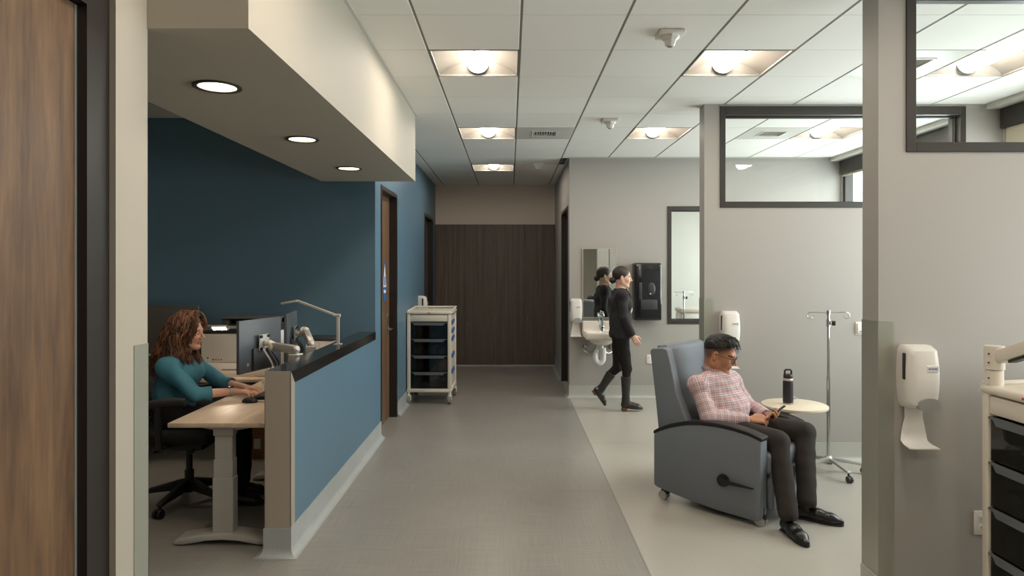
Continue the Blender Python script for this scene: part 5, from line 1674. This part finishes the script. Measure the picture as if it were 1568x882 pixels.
# ------------------------------------------------------------------ woman at the desk
def desk_woman():
    o = (-2.42, 4.88, 0)
    t = thing('person', 'woman with long wavy brown hair in a teal top typing at the desk', 'person', o)
    J = dict(pelvis=(-.03, 0, .655), belly=(-.035, 0, .80), chest=(-.005, 0, .935), neck0=(.015, 0, 1.065), r=(.125, .122, .112), wide=1.22,
             shR=(.000, -.172, 1.000), shL=(.000, .172, 1.000), sr=.056, ar=(.050, .041, .028),
             elR=(.215, -.215, .815), elL=(.215, .225, .825), wrR=(.432, -.065, .812), wrL=(.440, .095, .812))
    lat = (0, 1, 0)
    Hd = Head((.060, 0, 1.235), (1, -.03, -.06), (.04, 0, 1), 1.06)
    g = SDF((-.24, -.34, .50), (.72, .36, 1.40), .0040)
    torso(g, J, -.012, lat); arms(g, J, -.003); add_head(g, Hd, J['neck0'], False)
    g.cone((-.02, -.09, .64), (.16, -.10, .62), .07, .052, k=.04); g.cone((-.02, .09, .64), (.16, .10, .62), .07, .052, k=.04)
    add_hand(g, J['wrR'], (1, .16, -.06), (0, 0, 1), 1, curl=(12, 24, 20), s=.98, spread=.25)
    add_hand(g, J['wrL'], (1, -.10, -.06), (0, 0, 1), -1, curl=(12, 24, 20), s=.98, spread=.25)
    g.build('body', 'skin_fair', t, colors=head_tint(Hd, False))
    eyes(t, Hd)
    g = SDF((-.26, -.35, .50), (.40, .37, 1.14), .0055)
    torso(g, J, .006, lat); arms(g, J, .008, .42, sl=(.004, .004, .004))
    for y in (-1, 1): g.ell((.085, y * .068, .930), (.062, .072, .068), k=.05)
    g.warp(folds(.0040, 21))
    for s in ('R', 'L'):
        e, w = np.array(J['el' + s]), np.array(J['wr' + s]); g.cut(e + (w - e) * .40, unit(w - e), .085)
    g.ell((.03, 0, 1.10), (.075, .085, .06), k=.01, mode='sub')
    g.cut((0, 0, .555), (0, 0, -1), .5)
    g.build('top', 'teal_knit', t)
    g = SDF((-.26, -.30, .04), (.62, .30, .78), .0065)
    g.cone((-.03, -.06, .645), (-.03, .06, .645), .132, .132, k=0)
    K = dict(R=((-.02, -.095, .635), (.425, -.10, .605), (.460, -.085, .12)), L=((-.02, .095, .635), (.425, .11, .605), (.40, .13, .12)))
    for s in K:
        g.cone(K[s][0], K[s][1], .095, .070, k=.04); g.cone(K[s][1], K[s][2], .068, .066, k=.02)
    g.warp(folds(.0026, 31))
    for s in K: g.cut(np.array(K[s][2]) + (0, 0, -.03), (0, 0, -1), .14)
    g.build('trousers', 'trouser_black', t)
    shoe(t, 'shoe', 'leather', (.405, -.085, 0), (.655, -.095, 0)); shoe(t, 'shoe', 'leather', (.345, .13, 0), (.595, .14, 0))
    # hair
    s = Hd.s
    g = SDF((-.30, -.22, .93), (.26, .22, 1.44), .005)
    g.ell(Hd.P(-.020, 0, .042), (.108 * s, .090 * s, .100 * s), Hd.R, k=0)
    g.cone(Hd.P(-.055, 0, .02), (-.055, 0, 1.06), .085, .105, k=.05, sq=(lat, 1.15))
    g.cone(Hd.P(-.02, -.065, -.01), (.005, -.105, 1.03), .040, .050, k=.05); g.cone(Hd.P(-.02, .065, -.01), (.02, .105, 1.03), .040, .050, k=.05)
    g.ell(Hd.P(.085, 0, -.03), (.060 * s, .058 * s, .100 * s), Hd.R, k=.02, mode='sub')
    g.warp(lambda x, y, z: .004 * np.sin(90 * x + 50 * y + 12 * np.sin(20 * z)) + .003 * np.sin(120 * y + 40 * x))
    hr = g.build('hair', 'hair_brown', t)
    lks = [MB(), MB(), MB()]; rn = random.Random(9)
    for i in range(210):
        th = rn.uniform(R(20), R(340)); ring = rn.uniform(.0, 1)
        fx, fy = math.cos(th), math.sin(th)
        part = rn.uniform(-.06, .05)
        root = Hd.P(part, .012 * math.copysign(1, fy) * rn.random(), .143 + rn.uniform(-.006, .006))
        front = max(0, fx)
        mid = Hd.P(-.02 + (.108 + .012 * rn.random()) * fx * (.92 if fx > 0 else 1), (.094 + .012 * rn.random()) * fy, .055 - .03 * rn.random())
        if fx > .55: mid = Hd.P(.085, .065 * math.copysign(1, fy), .05)
        low = Hd.P(-.03 + .115 * fx * (.55 if fx > 0 else 1.25), (.098 + .025 * rn.random()) * fy, -.075)
        zend = .95 + rn.uniform(-.06, .12)
        end = np.array([-.045 + (.150 + .03 * rn.random()) * fx * (.85 if fx > 0 else .88), (.150 + .03 * rn.random()) * fy, zend])
        if abs(fy) > .35 and fx > -.2: end[0] += .03; end[2] = .945 + rn.uniform(-.04, .09)
        C = [np.array(q) for q in (root, mid, low, end)]
        def fn(q, C=C):
            if q < .3: a = q / .3; return C[0] * (1 - a) ** 2 + 2 * a * (1 - a) * (C[1] * 1.0 + (C[0] - C[2]) * .38) + a * a * C[1]
            if q < .6: a = (q - .3) / .3; return C[1] * (1 - a) + C[2] * a
            a = (q - .6) / .4; return C[2] * (1 - a) + C[3] * a
        wf = rn.uniform(14, 21); pa, pb = rn.random() * 6.28, rn.random() * 6.28; am = rn.uniform(.010, .019); n = 28
        for j in range(6):
            oa = rn.random() * 6.28; orr = rn.uniform(.002, .010); sh_ = rn.uniform(-.35, .35); cut_ = rn.uniform(.86, 1.0); pts = []; rs = []; r0 = rn.uniform(.0028, .0048)
            for k in range(n):
                q = k / (n - 1) * cut_; b = fn(q); a = am * min(1, q * 2.2); w = orr * (.35 + 1.0 * min(1, q * 1.6))
                pts.append((b[0] + a * math.sin(wf * q + pa + sh_) + w * math.cos(oa + 2 * q), b[1] + a * math.cos(wf * q + pb + sh_) + w * math.sin(oa + 2 * q), b[2] + .4 * a * math.sin(wf * q + pb) + .4 * w * math.sin(oa)))
                rs.append(r0 * (1 - .7 * (k / (n - 1)) ** 3))
            lks[(i + j) % 3 if rn.random() < .5 else i % 3].tube(pts, rs, 4)
    for q, mm in zip(lks, ('hair_brown', 'hair_umber', 'hair_auburn')):
        q.build('hair_locks', mm, hr, angle=180)
    # watch
    e, w = np.array(J['elR']), np.array(J['wrR']); d = unit(w - e); c = w - d * .030; _, a, b = frame_of(d, (0, 0, 1))
    pts = [c + a * .031 * math.cos(x) + b * .028 * math.sin(x) for x in [2 * PI * i / 24 for i in range(24)]]
    wt = MB()
    for k in (-.007, 0, .007): wt.tube([p + d * k for p in pts], .0042, 6, closed=True)
    wt = wt.build('wristwatch', 'silver', t)
    M = Matrix.Translation(Vector(c + b * .031)) @ Matrix(np.hstack([np.stack([d, a, b], 1), np.zeros((3, 1))]).tolist() + [[0, 0, 0, 1]])
    MB(M).rbox(-.018, .018, -.016, .016, -.003, .007, .004, 2).build('watch_face', 'black_gloss', wt)
    return t
desk_woman()

# ------------------------------------------------------------------ walking woman
def walking_woman():
    t = thing('person', 'woman in dark blazer and tall boots walking past the sink', 'person', (1.325, 8.00, 0))
    J = dict(pelvis=(0, 0, .94), belly=(.0, 0, 1.09), chest=(.0, 0, 1.275), neck0=(.0, 0, 1.445), r=(.112, .098, .103), wide=1.3,
             shR=(-.005, -.165, 1.385), shL=(.0, .165, 1.385), sr=.050, ar=(.044, .037, .025),
             elR=(.01, -.215, 1.125), elL=(-.03, .215, 1.125), wrR=(.115, -.195, .905), wrL=(.06, .215, .90))
    lat = (0, 1, 0)
    Hd = Head((.022, 0, 1.595), (1, -.06, -.10), (.06, 0, 1), 1.04)
    g = SDF((-.22, -.32, .72), (.28, .34, 1.78), .0045)
    torso(g, J, -.010, lat); arms(g, J, -.004); add_head(g, Hd, J['neck0'], False)
    add_hand(g, J['wrR'], (.55, .05, -.85), (.1, -1, 0), 1, curl=(18, 25, 18), s=.98)
    add_hand(g, J['wrL'], (.35, 0, -.95), (.1, 1, 0), -1, curl=(18, 25, 18), s=.98)
    g.build('body', 'skin_light', t, colors=head_tint(Hd, False)); eyes(t, Hd)
    g = SDF((-.24, -.34, .80), (.28, .36, 1.50), .006)
    torso(g, J, .012, lat); arms(g, J, .010, .97, sl=(.004, .004, .006))
    g.cone((0, 0, 1.06), (0.005, 0, .885), .108, .128, k=.06, sq=(lat, 1.3))
    for y in (-1, 1): g.ell((.075, y * .062, 1.265), (.055, .062, .06), k=.05)
    g.warp(folds(.003, 41))
    g.cut((0, 0, .872), (0, 0, -1), .45)
    for s in ('R', 'L'):
        e, w = np.array(J['el' + s]), np.array(J['wr' + s]); g.cut(e + (w - e) * .96, unit(w - e), .06)
    g.ell((.11, 0, 1.42), (.095, .055, .19), k=.01, mode='sub'); g.ell((.0, 0, 1.475), (.06, .06, .05), k=.01, mode='sub')
    bz = g.build('blazer', 'blazer', t)
    MB().tube([(.06, -.05, 1.46), (.105, -.052, 1.38), (.125, -.035, 1.28), (.135, -.004, 1.19)], [.010, .016, .015, .006], 8).tube([(.06, .05, 1.46), (.105, .052, 1.38), (.125, .035, 1.28), (.135, .004, 1.19)], [.010, .016, .015, .006], 8).build('lapel', 'blazer', bz)
    g = SDF((-.12, -.12, 1.15), (.16, .12, 1.48), .006)
    g.cone((.068, 0, 1.21), (.045, 0, 1.42), .078, .056, k=0); g.ell((.0, 0, 1.475), (.055, .055, .05), k=.01, mode='sub')
    g.build('blouse', 'blouse', t)
    g = SDF((-.46, -.24, .04), (.30, .24, 1.06), .0065)
    g.cone((0, -.05, .935), (0, .05, .935), .108, .108, k=0)
    K = dict(R=((.0, -.078, .905), (.062, -.075, .505), (.056, -.069, .32)), L=((-.005, .078, .905), (-.02, .085, .50), (-.150, .085, .375)))
    for s in K:
        g.cone(K[s][0], K[s][1], .088, .058, k=.05); g.cone(K[s][1], K[s][2], .055, .040, k=.02)
    g.warp(folds(.0035, 51)); g.build('trousers', 'trouser_black', t)
    b1 = shoe(t, 'boot', 'boot', (.005, -.065, .030), (.255, -.075, .012), solemat='sole_brown', shaft=np.array((.055, -.068, .40)))
    MB().rbox(.004, .062, -.095, -.035, 0, .032, .005, 1).build('heel', 'sole_brown', b1)
    b2 = shoe(t, 'boot', 'boot', (-.325, .085, .215), (-.185, .085, .020), solemat='sole_brown', shaft=np.array((-.105, .085, .415)))
    s = Hd.s
    g = SDF(*bbox([Hd.P(-.03, 0, .0)], .21), .005)
    g.ell(Hd.P(-.018, 0, .036), (.102 * s, .081 * s, .092 * s), Hd.R, k=0)
    g.ell(Hd.P(.095, 0, -.02), (.07 * s, .07 * s, .085 * s), Hd.R, k=.015, mode='sub')
    g.cut(Hd.P(-.01, 0, -.045), Hd.D(.5, 0, -1), .3)
    g.ell(Hd.P(-.105, 0, -.045), (.040 * s, .044 * s, .040 * s), Hd.R, k=.02)
    g.warp(lambda x, y, z: .0009 * np.sin(420 * z + 60 * x + 100 * y)); g.build('hair', 'hair_dark', t)
    return t
walking_woman()
